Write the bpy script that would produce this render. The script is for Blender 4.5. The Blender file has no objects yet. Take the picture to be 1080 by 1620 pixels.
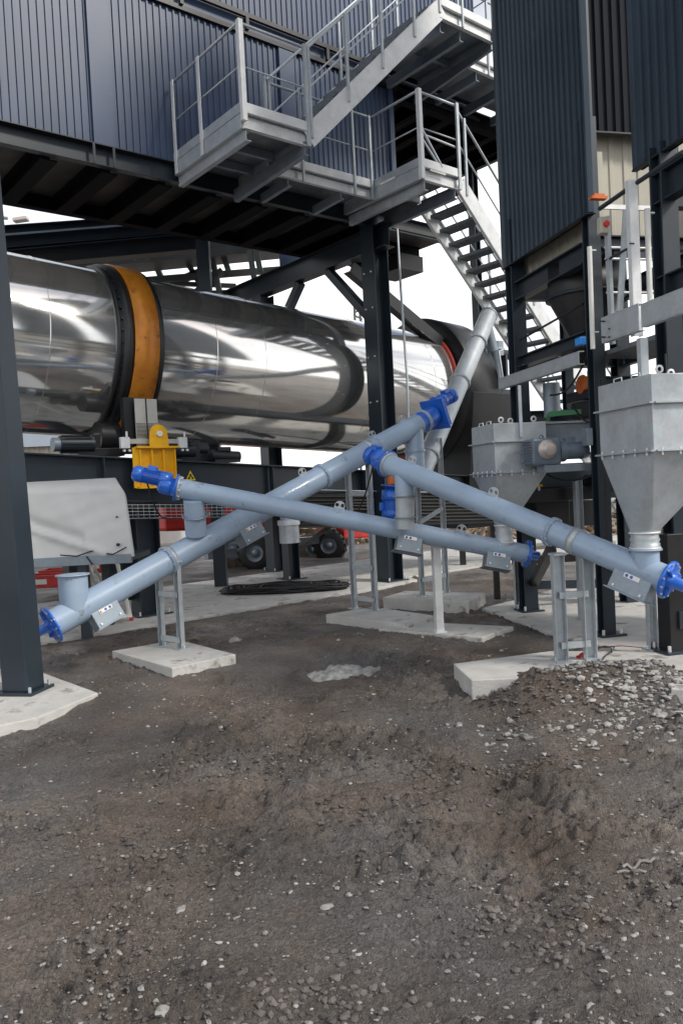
import bpy, bmesh, math, random
from mathutils import Vector, noise
R=math.radians; PI=math.pi
random.seed(7)
S=bpy.context.scene; COL=S.collection
# ------------------------------------------------------------ camera
FPX=1250.; ROLL=R(2.9); PITCH=R(1.8); EYE=1.6
_f=Vector((0,math.cos(PITCH),-math.sin(PITCH))); _u=Vector((0,math.sin(PITCH),math.cos(PITCH))); _x=Vector((1,0,0))
CR=math.cos(ROLL)*_x-math.sin(ROLL)*_u; CU=math.sin(ROLL)*_x+math.cos(ROLL)*_u
CAM=Vector((0,0,EYE))
from mathutils import Matrix
cd=bpy.data.cameras.new('camera'); cam=bpy.data.objects.new('camera',cd); COL.objects.link(cam)
cd.sensor_fit='HORIZONTAL'; cd.sensor_width=24; cd.lens=24*FPX/1080.; cd.clip_start=.05; cd.clip_end=3000
m=Matrix((CR,CU,-_f)).transposed().to_4x4(); m.translation=CAM; cam.matrix_world=m
S.camera=cam
# ------------------------------------------------------------ sky, sun, exposure
SUN_AZ=R(118); SUN_EL=R(40)      # azimuth clockwise from +Y
w=bpy.data.worlds.new('World'); S.world=w; w.use_nodes=True
nt=w.node_tree; nt.nodes.clear(); N=nt.nodes.new; L=nt.links.new
out=N('ShaderNodeOutputWorld'); bg=N('ShaderNodeBackground'); sky=N('ShaderNodeTexSky'); sky.sky_type='NISHITA'; sky.sun_disc=False
sky.sun_elevation=SUN_EL; sky.sun_rotation=SUN_AZ; sky.dust_density=2; bg.inputs[1].default_value=.1
tc=N('ShaderNodeTexCoord'); mp=N('ShaderNodeMapping'); mp.inputs['Scale'].default_value=(1,1,2.2); mp.inputs['Location'].default_value=(.3,1.2,.4)
nz=N('ShaderNodeTexNoise'); nz.inputs['Scale'].default_value=1.7; nz.inputs['Detail'].default_value=7; nz.inputs['Roughness'].default_value=.55
cr=N('ShaderNodeValToRGB'); cr.color_ramp.elements[0].position=.47; cr.color_ramp.elements[1].position=.62
sx=N('ShaderNodeSeparateXYZ'); hz=N('ShaderNodeMapRange'); hz.inputs['From Min'].default_value=.62; hz.inputs['From Max'].default_value=.38
mx=N('ShaderNodeMath'); mx.operation='MAXIMUM'
nz2=N('ShaderNodeTexNoise'); nz2.inputs['Scale'].default_value=2.6; nz2.inputs['Detail'].default_value=5
cc=N('ShaderNodeValToRGB'); cc.color_ramp.elements[0].position=.35; cc.color_ramp.elements[1].position=.6
cc.color_ramp.elements[0].color=(10.2,10.6,11.2,1); cc.color_ramp.elements[1].color=(15,15,14.8,1)
mix=N('ShaderNodeMix'); mix.data_type='RGBA'
L(tc.outputs['Generated'],mp.inputs[0]); L(mp.outputs[0],nz.inputs[0]); L(mp.outputs[0],nz2.inputs[0]); L(nz.outputs[0],cr.inputs[0]); L(nz2.outputs[0],cc.inputs[0])
L(tc.outputs['Generated'],sx.inputs[0]); L(sx.outputs[2],hz.inputs[0]); L(cr.outputs[0],mx.inputs[0]); L(hz.outputs[0],mx.inputs[1])
L(mx.outputs[0],mix.inputs[0]); L(sky.outputs[0],mix.inputs[6]); L(cc.outputs[0],mix.inputs[7]); L(mix.outputs[2],bg.inputs[0]); L(bg.outputs[0],out.inputs[0])
ld=bpy.data.lights.new('sun','SUN'); ld.energy=2.4; ld.angle=R(10); ld.color=(1,.95,.87)
sun=bpy.data.objects.new('sun',ld); COL.objects.link(sun)
sd=Vector((math.sin(SUN_AZ)*math.cos(SUN_EL),math.cos(SUN_AZ)*math.cos(SUN_EL),math.sin(SUN_EL)))
sun.rotation_euler=sd.to_track_quat('Z','Y').to_euler(); sun.location=sd*60
S.view_settings.view_transform='Standard'; S.view_settings.look='None'; S.view_settings.exposure=0.12; S.view_settings.gamma=1
S.render.engine='CYCLES'; S.cycles.max_bounces=8
# ------------------------------------------------------------ measuring helpers: a pixel of the survey photo to a point in the world
def ray(u,v): return _f+(u-540)/FPX*CR-(v-810)/FPX*CU
def G(u,v,z=0.): d=ray(u,v); return CAM+d*((z-EYE)/d.z)
def D(u,v,y): d=ray(u,v); return CAM+d*(y/d.y)
AZ=R(51); A=Vector((math.sin(AZ),math.cos(AZ),0)); B=Vector((math.cos(AZ),-math.sin(AZ),0)); Z=Vector((0,0,1))
O=G(617,915,.12); O.z=0
def P(s,t,z): return O+A*s+B*t+Z*z            # main building frame
AT=R(-13); T1=Vector((math.sin(AT),math.cos(AT),0)); T2=Vector((math.cos(AT),-math.sin(AT),0))
O2=G(957,1003,.1); O2.z=0
def Q(i,k,z): return O2+T1*i+T2*k+Z*z          # tower frame
# ------------------------------------------------------------ materials
def mat(name,col,rough=.5,metal=0,var=0,vscale=4,bump=0,bscale=40,rvar=0,col2=None,coat=0,spec=None,dirt=None):
    m=bpy.data.materials.new(name); m.use_nodes=True; t=m.node_tree; b=t.nodes['Principled BSDF']
    b.inputs['Roughness'].default_value=rough; b.inputs['Metallic'].default_value=metal; b.inputs['Coat Weight'].default_value=coat
    if spec is not None: b.inputs['Specular IOR Level'].default_value=spec
    b.inputs['Base Color'].default_value=(*col,1)
    n=t.nodes.new; l=t.links.new; tc=n('ShaderNodeTexCoord')
    if var or col2:
        nz=n('ShaderNodeTexNoise'); nz.inputs['Scale'].default_value=vscale; nz.inputs['Detail'].default_value=6; nz.inputs['Roughness'].default_value=.62
        l(tc.outputs['Object'],nz.inputs[0]); r=n('ShaderNodeValToRGB'); r.color_ramp.elements[0].position=.35; r.color_ramp.elements[1].position=.65
        c2=col2 or tuple(min(1,c*(1+var)) for c in col); c1=col if col2 else tuple(c*(1-var) for c in col)
        r.color_ramp.elements[0].color=(*c1,1); r.color_ramp.elements[1].color=(*c2,1); l(nz.outputs[0],r.inputs[0]); last=r.outputs[0]
        if dirt:
            nd=n('ShaderNodeTexNoise'); nd.inputs['Scale'].default_value=dirt[1]; nd.inputs['Detail'].default_value=8; nd.inputs['Roughness'].default_value=.7
            l(tc.outputs['Object'],nd.inputs[0]); rd=n('ShaderNodeValToRGB'); rd.color_ramp.elements[0].position=dirt[2]; rd.color_ramp.elements[1].position=dirt[2]+.1
            l(nd.outputs[0],rd.inputs[0]); mm=n('ShaderNodeMix'); mm.data_type='RGBA'; l(rd.outputs[0],mm.inputs[0]); l(last,mm.inputs[6]); mm.inputs[7].default_value=(*dirt[0],1); last=mm.outputs[2]
        l(last,b.inputs['Base Color'])
        if rvar:
            mr=n('ShaderNodeMapRange'); mr.inputs['To Min'].default_value=max(.02,rough-rvar); mr.inputs['To Max'].default_value=rough+rvar
            l(nz.outputs[0],mr.inputs[0]); l(mr.outputs[0],b.inputs['Roughness'])
    if bump:
        nb=n('ShaderNodeTexNoise'); nb.inputs['Scale'].default_value=bscale; nb.inputs['Detail'].default_value=5; l(tc.outputs['Object'],nb.inputs[0])
        bp=n('ShaderNodeBump'); bp.inputs['Strength'].default_value=bump; bp.inputs['Distance'].default_value=.01; l(nb.outputs[0],bp.inputs['Height']); l(bp.outputs[0],b.inputs['Normal'])
    return m
M={}
M['dark']=mat('anthracite_paint',(.015,.025,.036),.40,0,.15,2,.05,30,.08,dirt=((.07,.07,.065),9,.66))
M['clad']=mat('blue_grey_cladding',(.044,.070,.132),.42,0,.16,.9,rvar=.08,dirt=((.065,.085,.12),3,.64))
M['cladd']=mat('dimmed_blue_cladding',(.026,.043,.064),.33,0,.16,.9,rvar=.08,dirt=((.05,.065,.08),3,.62))  # same cladding as the building, the tower's dimmer reflection put into the colour
M['beige']=mat('beige_cladding',(.42,.40,.33),.5,0,.08,2)
M['joist']=mat('joist_black',(.006,.006,.007),.8,0,.2,3,spec=.15)
M['deck']=mat('underdeck_sheet',(.065,.062,.056),.6,.0,.45,1.6,.1,8)
def galv(name,c,m_=.55,r=.45):
    m=mat(name,c,r,m_,.1,6,.04,60,.1); t=m.node_tree; n=t.nodes.new; l=t.links.new; b=t.nodes['Principled BSDF']
    tc=n('ShaderNodeTexCoord'); v=n('ShaderNodeTexVoronoi'); v.inputs['Scale'].default_value=45; l(tc.outputs['Object'],v.inputs[0])
    src=b.inputs['Base Color'].links[0].from_socket; mm=n('ShaderNodeMix'); mm.data_type='RGBA'; mm.blend_type='OVERLAY'; mm.inputs[0].default_value=.07
    l(src,mm.inputs[6]); l(v.outputs['Color'],mm.inputs[7]); h=n('ShaderNodeHueSaturation'); h.inputs['Saturation'].default_value=.75; l(mm.outputs[2],h.inputs['Color']); l(h.outputs[0],b.inputs['Base Color']); return m
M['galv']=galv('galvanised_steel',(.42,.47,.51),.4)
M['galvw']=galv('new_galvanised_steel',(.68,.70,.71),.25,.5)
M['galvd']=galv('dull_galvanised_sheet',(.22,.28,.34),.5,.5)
M['grate']=mat('grating_steel',(.20,.22,.235),.5,.5,.2,20)
M['tube']=mat('blue_grey_pipe_paint',(.31,.405,.53),.37,0,.09,2.2,.04,25,.10,coat=.15,dirt=((.19,.20,.205),7,.60))
M['blue']=mat('gloss_blue_paint',(.012,.12,.56),.34,0,.12,5,.05,30,coat=.4,dirt=((.05,.08,.2),18,.66))
M['blued']=mat('blue_grey_motor_paint',(.12,.155,.20),.4,0,.1,5)
M['yellow']=mat('yellow_paint',(.80,.42,.01),.4,0,.12,6,dirt=((.25,.15,.04),9,.64))
M['orange']=mat('rusty_orange_steel',(.46,.15,.012),.42,.2,0,3,.1,25,.1,col2=(.62,.24,.02),dirt=((.10,.045,.02),7,.57))
M['orangep']=mat('orange_plastic',(.62,.13,.015),.45,0,.15,8)
M['red']=mat('red_paint',(.50,.02,.015),.45,0,.2,5,dirt=((.2,.1,.07),9,.62))
M['redseal']=mat('red_oxide_seal',(.42,.05,.03),.5,0,.15,5)
M['black']=mat('black_paint',(.010,.011,.013),.42,0,.3,3,.05,20,.1)
M['rubber']=mat('black_rubber',(.012,.012,.013),.55,0,.3,8)
M['mud']=mat('muddy_rubber',(.05,.04,.03),.8,0,0,10,col2=(.16,.12,.085),bump=.3)
M['white']=mat('white_paint',(.75,.75,.72),.5,0,.06,5)
M['tarp']=mat('grey_white_tarpaulin',(.58,.59,.585),.5,0,.04,1.5,.06,9,dirt=((.40,.39,.37),4,.66))
M['concrete']=mat('pale_concrete',(.50,.49,.47),.85,0,.14,3,.35,50,dirt=((.22,.20,.175),3.2,.55))
M['spill']=mat('hardened_grout',(.15,.15,.145),.9,0,0,14,.6,40,col2=(.36,.36,.35))
M['clado']=mat('shaded_recess_cladding',(.010,.012,.018),.75,0,.1,2,spec=.2)  # tower cladding darkened: shade on the recessed wall put into the colour
M['rock']=mat('grey_stone',(.11,.105,.10),.8,0,0,3,.3,50,col2=(.44,.43,.41))
M['rockp']=mat('pale_stone',(.17,.165,.16),.85,0,0,3,.3,50,col2=(.42,.41,.39))
M['debris']=mat('wood_debris',(.16,.11,.07),.9,0,0,1.2,col2=(.42,.34,.26))
M['alu']=mat('dull_aluminium',(.75,.74,.71),.5,.2,.08,8)
M['slate']=mat('brushed_plate',(.55,.55,.52),.38,.5,.08,5)
M['labelblue']=mat('label_blue',(.03,.07,.45),.5)
M['yard']=mat('yard_shed_sheet',(.55,.50,.42),.6,0,.1,.4)
M['copper']=mat('copper_cap',(.52,.46,.43),.4,.4,.1,8)
M['signyellow']=mat('sign_yellow',(.85,.65,.02),.5)
M['green']=mat('green_paint',(.015,.16,.05),.5)
M['skyblue']=mat('sky_blue_plastic',(.02,.25,.75),.4)
# mirror-polished drum shell, rolled plate slightly wavy
m=mat('polished_stainless',(.78,.775,.76),.06,.90,.05,1.5); M['chrome']=m; t=m.node_tree; b=t.nodes['Principled BSDF']; n=t.nodes.new; l=t.links.new
tc=n('ShaderNodeTexCoord'); nb=n('ShaderNodeTexNoise'); nb.inputs['Scale'].default_value=.8; nb.inputs['Detail'].default_value=1.0; l(tc.outputs['Object'],nb.inputs[0])
bp=n('ShaderNodeBump'); bp.inputs['Strength'].default_value=.22; bp.inputs['Distance'].default_value=.05; l(nb.outputs[0],bp.inputs['Height']); l(bp.outputs[0],b.inputs['Normal'])
nr=n('ShaderNodeTexNoise'); nr.inputs['Scale'].default_value=3; nr.inputs['Detail'].default_value=8; l(tc.outputs['Object'],nr.inputs[0]); mr=n('ShaderNodeMapRange'); mr.inputs['To Min'].default_value=.04; mr.inputs['To Max'].default_value=.15
l(nr.outputs[0],mr.inputs[0]); l(mr.outputs[0],b.inputs['Roughness'])
# wet, stony dirt
def dirtmat():
    m=bpy.data.materials.new('damp_stony_dirt'); m.use_nodes=True; t=m.node_tree; b=t.nodes['Principled BSDF']; n=t.nodes.new; l=t.links.new
    tc=n('ShaderNodeTexCoord')
    def nz(sc,det=6,ro=.6):
        x=n('ShaderNodeTexNoise'); x.inputs['Scale'].default_value=sc; x.inputs['Detail'].default_value=det; x.inputs['Roughness'].default_value=ro; l(tc.outputs['Object'],x.inputs[0]); return x.outputs[0]
    def ramp(src,*st):
        r=n('ShaderNodeValToRGB'); e=r.color_ramp.elements
        while len(e)<len(st): e.new(.5)
        for q,(p_,c_) in zip(e,st): q.position=p_; q.color=(*c_,1)
        l(src,r.inputs[0]); return r.outputs[0]
    big=ramp(nz(.9,5),(.28,(.046,.039,.035)),(.42,(.092,.078,.068)),(.56,(.132,.119,.110)),(.74,(.205,.176,.150)))
    hue=ramp(nz(.55,4),(.40,(.62,.50,.40)),(.52,(.50,.50,.50)),(.62,(.44,.49,.57)))
    hm=n('ShaderNodeMix'); hm.data_type='RGBA'; hm.blend_type='OVERLAY'; hm.inputs[0].default_value=.5; l(big,hm.inputs[6]); l(hue,hm.inputs[7]); big=hm.outputs[2]
    fine=ramp(nz(60,6,.7),(.3,(.22,.22,.22)),(.5,(.5,.5,.5)),(.72,(.80,.78,.76)))
    mm=n('ShaderNodeMix'); mm.data_type='RGBA'; mm.blend_type='OVERLAY'; mm.inputs[0].default_value=1.; l(big,mm.inputs[6]); l(fine,mm.inputs[7])
    v=n('ShaderNodeTexVoronoi'); v.inputs['Scale'].default_value=55; l(tc.outputs['Object'],v.inputs[0])
    st=ramp(v.outputs['Distance'],(.10,(1,1,1)),(.22,(0,0,0))); sel=n('ShaderNodeSeparateColor'); l(v.outputs['Color'],sel.inputs[0])
    th=n('ShaderNodeMath'); th.operation='GREATER_THAN'; th.inputs[1].default_value=.80; l(sel.outputs[0],th.inputs[0])
    mu=n('ShaderNodeMath'); mu.operation='MULTIPLY'; l(th.outputs[0],mu.inputs[0]); l(st,mu.inputs[1])
    sc=ramp(sel.outputs[1],(0,(.10,.095,.09)),(1,(.30,.29,.27)))
    m2=n('ShaderNodeMix'); m2.data_type='RGBA'; l(mu.outputs[0],m2.inputs[0]); l(mm.outputs[2],m2.inputs[6]); l(sc,m2.inputs[7]); l(m2.outputs[2],b.inputs['Base Color'])
    rr=n('ShaderNodeMapRange'); rr.inputs['From Min'].default_value=.3; rr.inputs['From Max'].default_value=.7; rr.inputs['To Min'].default_value=.30; rr.inputs['To Max'].default_value=.75; l(nz(1.6,5),rr.inputs[0]); l(rr.outputs[0],b.inputs['Roughness'])
    ad=n('ShaderNodeMath'); ad.operation='MULTIPLY_ADD'; ad.inputs[1].default_value=.5; l(nz(190,3),ad.inputs[0]); l(nz(70,4,.6),ad.inputs[2])
    a2=n('ShaderNodeMath'); a2.operation='MULTIPLY_ADD'; a2.inputs[1].default_value=.6; l(mu.outputs[0],a2.inputs[0]); l(ad.outputs[0],a2.inputs[2])
    bp=n('ShaderNodeBump'); bp.inputs['Strength'].default_value=1; bp.inputs['Distance'].default_value=.018; l(a2.outputs[0],bp.inputs['Height']); l(bp.outputs[0],b.inputs['Normal'])
    return m
M['dirt']=dirtmat()
# ------------------------------------------------------------ mesh builder
WL={}
class MB:
    def __init__(s): s.v=[]; s.f=[]; s.sm=[]
    def add(s,vs,fs,sm=False):
        o=len(s.v); s.v+= [Vector(x) for x in vs]; s.f+=[tuple(i+o for i in f) for f in fs]; s.sm+=[sm]*len(fs); return s
    def hexa(s,c,ex,ey,ez):
        vs=[c+ex*a+ey*b_+ez*d for a in (-1,1) for b_ in (-1,1) for d in (-1,1)]
        return s.add(vs,[(0,1,3,2),(4,6,7,5),(0,4,5,1),(2,3,7,6),(0,2,6,4),(1,5,7,3)])
    def box(s,a,b,ax=(Vector((1,0,0)),Vector((0,1,0)))):   # corner-to-corner in world axes
        c=(a+b)/2; d=(b-a)/2; return s.hexa(c,Vector((d.x,0,0)),Vector((0,d.y,0)),Vector((0,0,d.z)))
    def beam(s,p,q,w,h,up=Z,off=0):
        d=(q-p); L_=d.length; d=d/L_; sd=d.cross(up)
        if sd.length<1e-4: sd=d.cross(Vector((1,0,0)))
        sd.normalize(); u=sd.cross(d).normalized(); c=(p+q)/2+u*off
        return s.hexa(c,d*L_/2,sd*w/2,u*h/2)
    def ibeam(s,p,q,w,h,tf=.014,tw=.01,up=Z):
        s.beam(p,q,w,tf,up,h/2-tf/2); s.beam(p,q,w,tf,up,-h/2+tf/2); s.beam(p,q,tw,h-2*tf,up); return s
    def cbeam(s,p,q,w,h,side=1,tf=.008,tw=.008,up=Z):
        d=(q-p).normalized(); sd=d.cross(up).normalized()
        s.beam(p,q,w,tf,up,h/2-tf/2); s.beam(p,q,w,tf,up,-h/2+tf/2); o=sd*side*(w/2-tw/2); s.beam(p+o,q+o,tw,h-2*tf,up); return s
    def tube(s,p,q,r,n=20,r2=None,caps=True,sm=True):
        if r2 is None: r2=r
        d=(q-p).normalized(); x=d.orthogonal().normalized(); y=d.cross(x)
        vs=[]; 
        for c,rr in ((p,r),(q,r2)):
            for i in range(n): a=2*PI*i/n; vs.append(c+(x*math.cos(a)+y*math.sin(a))*rr)
        s.add(vs,[(i,(i+1)%n,n+(i+1)%n,n+i) for i in range(n)],sm)
        if caps: s.add(vs[:n],[tuple(range(n))[::-1]]); s.add(vs[n:],[tuple(range(n))])
        return s
    def lathe(s,p,d,prof,n=32,sm=True,half=None):
        d=d.normalized(); x=d.orthogonal().normalized(); y=d.cross(x); vs=[]
        for (h,r) in prof:
            for i in range(n): a=2*PI*i/n; vs.append(p+d*h+(x*math.cos(a)+y*math.sin(a))*r)
        fs=[(k*n+i,k*n+(i+1)%n,(k+1)*n+(i+1)%n,(k+1)*n+i) for k in range(len(prof)-1) for i in range(n)]
        return s.add(vs,fs,sm)
    def path(s,pts,r,n=8,closed=False):
        pts=[Vector(p) for p in pts]; rings=[]; x=None
        for i,p in enumerate(pts):
            a=pts[i-1] if (i>0 or closed) else p; b_=pts[(i+1)%len(pts)] if (i<len(pts)-1 or closed) else p
            d=(b_-a); d=d.normalized() if d.length>1e-9 else Z
            x=d.orthogonal().normalized() if x is None else (x-d*x.dot(d)); x.normalize()
            y=d.cross(x); rings.append([p+(x*math.cos(2*PI*j/n)+y*math.sin(2*PI*j/n))*r for j in range(n)])
        vs=[v for r_ in rings for v in r_]; k=len(pts)
        fs=[(i*n+j,i*n+(j+1)%n,((i+1)%k)*n+(j+1)%n,((i+1)%k)*n+j) for i in range(k if closed else k-1) for j in range(n)]
        s.add(vs,fs,True)
        if not closed: s.add(rings[0],[tuple(range(n))[::-1]]); s.add(rings[-1],[tuple(range(n))])
        return s
    def prism(s,poly,vec,sm=False):
        n=len(poly); vs=[Vector(p) for p in poly]+[Vector(p)+vec for p in poly]
        return s.add(vs,[tuple(range(n))[::-1],tuple(range(n,2*n))]+[(i,(i+1)%n,n+(i+1)%n,n+i) for i in range(n)],sm)
    def plate_holes(s,outer,holes,o,x,y,th):  # outline and holes in 2-D, extruded by th along x cross y
        bm=bmesh.new()
        def loop(pts):
            vv=[bm.verts.new((p[0],p[1],0)) for p in pts]; return [bm.edges.new((vv[i],vv[(i+1)%len(vv)])) for i in range(len(vv))]
        ed=loop(outer)
        for h in holes: ed+=loop(h)
        bmesh.ops.triangle_fill(bm,edges=ed,use_beauty=True,use_dissolve=False); bm.verts.ensure_lookup_table(); bm.verts.index_update()
        nrm=x.cross(y)*th; base=[o+x*v.co.x+y*v.co.y for v in bm.verts]; k=len(base)
        fs=[tuple(v.index for v in f.verts) for f in bm.faces]; fs2=[tuple(i+k for i in f[::-1]) for f in fs]
        sides=[(e.verts[0].index,e.verts[1].index,e.verts[1].index+k,e.verts[0].index+k) for e in bm.edges if len(e.link_faces)==1]
        s.add(base+[b_+nrm for b_ in base],fs+fs2+sides); bm.free(); return s
    def clad(s,p,d,L_,z0,z1,nrm,pitch=.13,dep=.03,zslope=0):  # trapezoid-ribbed sheet; d along, nrm outward
        u=[0,.12,.2,.8,.88,1]; h=[1,1,0,0,1,1]; k=int(L_/pitch); pr=[]
        for i in range(k):
            for a,b_ in zip(u[:-1],h[:-1]): pr.append((i*pitch+a*pitch,b_*dep))
        pr.append((k*pitch,dep)); 
        if k*pitch<L_: pr.append((L_,dep))
        vs=[]
        for (a,b_) in pr: q=p+d*a+nrm*b_; vs+= [Vector((q.x,q.y,z0)),Vector((q.x,q.y,z1))]
        n0=len(pr); fs=[(2*i,2*i+2,2*i+3,2*i+1) for i in range(n0-1)]
        # back sheet
        o=len(vs); e=p+d*L_; bk=-nrm*.04
        for q in (p+bk,e+bk): vs+=[Vector((q.x,q.y,z0)),Vector((q.x,q.y,z1))]
        fs+=[(o,o+1,o+3,o+2),(0,1,o+1,o),(2*n0-2,o+2,o+3,2*n0-1)]
        return s.add(vs,fs)
    def build(s,name,mt,parent=None,loc=None,bevel=0):
        if parent is not None: o_=WL[parent]
        else: o_=Vector(loc) if loc is not None else Vector((0,0,0))
        me=bpy.data.meshes.new(name); me.from_pydata([v-o_ for v in s.v],[],s.f); me.update()
        me.polygons.foreach_set('use_smooth',s.sm); me.materials.append(mt if not isinstance(mt,str) else M[mt])
        ob=bpy.data.objects.new(name,me); COL.objects.link(ob)
        bm=bmesh.new(); bm.from_mesh(me); bmesh.ops.recalc_face_normals(bm,faces=bm.faces[:]); bm.to_mesh(me); bm.free()
        if parent is not None: ob.parent=parent
        else: ob.location=o_
        WL[ob]=o_
        if bevel:
            bv=ob.modifiers.new('bevel','BEVEL'); bv.width=bevel; bv.segments=2; bv.limit_method='ANGLE'; bv.angle_limit=R(40)
        return ob
def tag(o,label=None,cat=None,group=None,kind=None):
    if label: o['label']=label
    if cat: o['category']=cat
    if group: o['group']=group
    if kind: o['kind']=kind
    return o
def thing(name,label,cat,loc,group=None):
    o=bpy.data.objects.new(name,None); COL.objects.link(o); o.location=loc; o.empty_display_size=.1; WL[o]=Vector(loc); return tag(o,label,cat,group)
def bolt(root,p,d=Z,r=.012,h=.014,mt='galv'):
    return MB().tube(p-d*.004,p+d*h,r,6,sm=False).build('bolt',mt,root)
def base_plate(root,c,w,d=None,ax=A,ay=B,th=.02,mt='dark',bolts=True,nuts='galvw'):
    d=d or w; bp_=MB().hexa(c+Z*th/2,ax*w/2,ay*d/2,Z*th/2).build('base_plate',mt,root,bevel=.002)
    if bolts:
        for a in (-1,1):
            for b_ in (-1,1): MB().tube(c+ax*a*(w/2-.04)+ay*b_*(d/2-.04)+Z*(th-.002),c+ax*a*(w/2-.04)+ay*b_*(d/2-.04)+Z*(th+.045),.013,6,sm=False).build('bolt',nuts,bp_)
    return bp_
# ============================================================ GROUND
PADS=[]
def rough(x,y):   # where the mud is churned (1) or rolled smooth (0)
    v=Vector((x,y,0)); return max(0,min(1,.42+1.3*noise.noise(v*.95+Vector((7,2,5)))+.7*noise.noise(v*2.6+Vector((1,8,3)))))
def gh(x,y):
    v=Vector((x,y,0)); h=.028*noise.noise(v*.55)+.022*noise.noise(v*1.7+Vector((3,1,0)))+.016*noise.noise(v*4.5)
    far=max(0,min(1,(y-6.2)/1.2)); h=h*(1-.55*far)+.045*far
    if y>13 or y<1: return h
    rg=.15+.85*rough(x,y); rg*=1-.5*far
    h+=rg*(.034*noise.noise(v*6)+.040*noise.noise(v*22)+.028*noise.noise(v*43))
    e=noise.noise(Vector((x*6+1.5*math.sin(y*2),y*21,3))); h+=rg*(.10*max(0,e-.04)-.05*max(0,-e-.1))          # ridges left by wheels, lying across the way
    e=noise.noise(Vector((x*15,y*34,9))); h+=rg*.07*max(0,e-.05)
    for xc,sl in ((-.78,.22),(.98,.05),(.12,-.10)):   # lug marks of wide tyres
        q=x-xc-sl*(y-4.4); mk=math.exp(-(q/.24)**4)*max(0,min(1,.45+1.6*noise.noise(v*1.3+Vector((xc*5,0,0)))))*(1 if y<6.3 else 0)
        h+=mk*.016*math.sin(y*62+8*abs(q)+3*noise.noise(v*3))-mk*.014
    # tyre ruts
    for c0 in (-.55,.75):
        q=(x-c0-.12*(y-4)); g=math.exp(-(q/.16)**2)*math.exp(-((y-4.2)/1.9)**2); h-=.05*g; q2=q-.3; h+=.02*math.exp(-(q2/.1)**2)*math.exp(-((y-4.2)/1.9)**2)
    for (cx,cy,rx,ry,hh) in ((-1.65,7.35,.95,.9,.055),(-2.2,6.0,.9,.6,.05),(1.15,6.1,.5,.5,.05),(.75,8.0,1.2,.8,.04),(1.42,5.52,.42,.24,.19),(2.05,5.50,.50,.30,.25),(.15,4.0,.35,.5,.06),(-.95,5.1,.5,.5,.05),(.75,2.7,.4,.35,.05)):
        h+=hh*math.exp(-((x-cx)/rx)**2-((y-cy)/ry)**2)
    return h*(1 if y<14 else max(.2,14/y))
def ground():
    ys=[-300,-120,-50,-20,-8,-3,0,.8]; y=1.4
    while y<15: ys.append(y); y+=.0048*y+.003
    while y<2500: ys.append(y); y*=1.12
    xs=[-60,-20,-8,-4,-2,-1.3,-.9]; x=-.62
    while x<.62: xs.append(x); x+=.0038
    xs+=[.9,1.3,2,4,8,20,60]
    vs=[]; 
    for yy in ys:
        wd=max(yy+.25,1.5)
        for xx in xs:
            X_=xx*wd; vs.append(Vector((X_,yy,gh(X_,yy) if yy<60 else 0)))
    n=len(xs); fs=[(j*n+i,j*n+i+1,(j+1)*n+i+1,(j+1)*n+i) for j in range(len(ys)-1) for i in range(n-1)]
    g=MB(); g.add(vs,fs,True); o=g.build('ground','dirt'); tag(o,'dark damp stony dirt of the yard',kind='structure')
ground()
def slab(poly,z,th,name='concrete_pad',label=None,group=None,kind=None):
    pts=[Vector((p.x,p.y,z-th)) for p in poly]
    # rough-cast edge: subdivide and jitter
    q=[]
    for i,p in enumerate(pts):
        e=pts[(i+1)%len(pts)]; n_=max(1,int((e-p).length/.15))
        for k in range(n_):
            t_=k/n_; j=Vector((random.uniform(-1,1),random.uniform(-1,1),0))*(.0025 if 0<k else 0); q.append(p.lerp(e,t_)+j)
    c=sum(pts,Vector())/len(pts)
    o=MB().prism(q,Z*th).build(name,'concrete',loc=(c.x,c.y,z-th),bevel=.008)
    tag(o,label,'concrete pad' if not kind else None,group,kind); return o
# long concrete strip under the drum
slab([P(-14,.48,0),P(-4.9,.52,0),P(-.5,.42,0),P(.3,.30,0),P(.5,-.1,0),P(9,-.1,0),P(9,-3.4,0),P(-14,-2.5,0)],.085,.3,'pavement','long pale concrete strip under the drum frame',kind='structure')
gp='concrete pads carrying conveyor posts'
slab([G(155,1096,.10),G(62,1062,.10),G(-260,1040,.10),G(-260,1230,.1),G(0,1148,.1),G(60,1135,.1)],.10,.3,label='concrete pad under the foreground steel column at the left edge',group=gp)
slab([G(177,1030,.15),G(272,1057,.15),G(373,1035,.15),G(282,1012,.15)],.15,.3,label='square concrete pad below the longest diagonal screw conveyor, left of centre',group=gp)
slab([G(515,972,.15),G(645,988,.15),G(690,974,.15),G(590,960,.15)],.15,.3,label='low concrete pad carrying the two tall posts left of the central steel column',group=gp)
slab([G(605,945,.2),G(740,952,.2),G(768,938,.2),G(640,935,.2)],.20,.35,label='thick raised concrete pad furthest back beneath the steep screw conveyor posts',group=gp)
slab([G(598,994,.11),G(762,1009,.11),G(812,991,.11),G(645,983,.11)],.11,.3,label='nearly flush concrete pad under the single middle post',group=gp)
slab([G(717,1050,.16),G(745,1076,.16),G(1040,1064,.16),G(1062,1090,.16),G(1500,1125,.16),G(1400,1032,.16),G(1000,1030,.16),G(870,1030,.16)],.16,.45,label='concrete slab with exposed broken edge under the right conveyor posts and gravel heap',group=gp)
slab([G(762,962,.09),G(880,1004,.09),G(1000,1034,.09),G(1500,1045,.09),G(1400,940,.09),G(900,925,.09),G(830,945,.09)],.09,.3,label='wide concrete slab under the dark tower frame at the right',group=gp)
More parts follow.
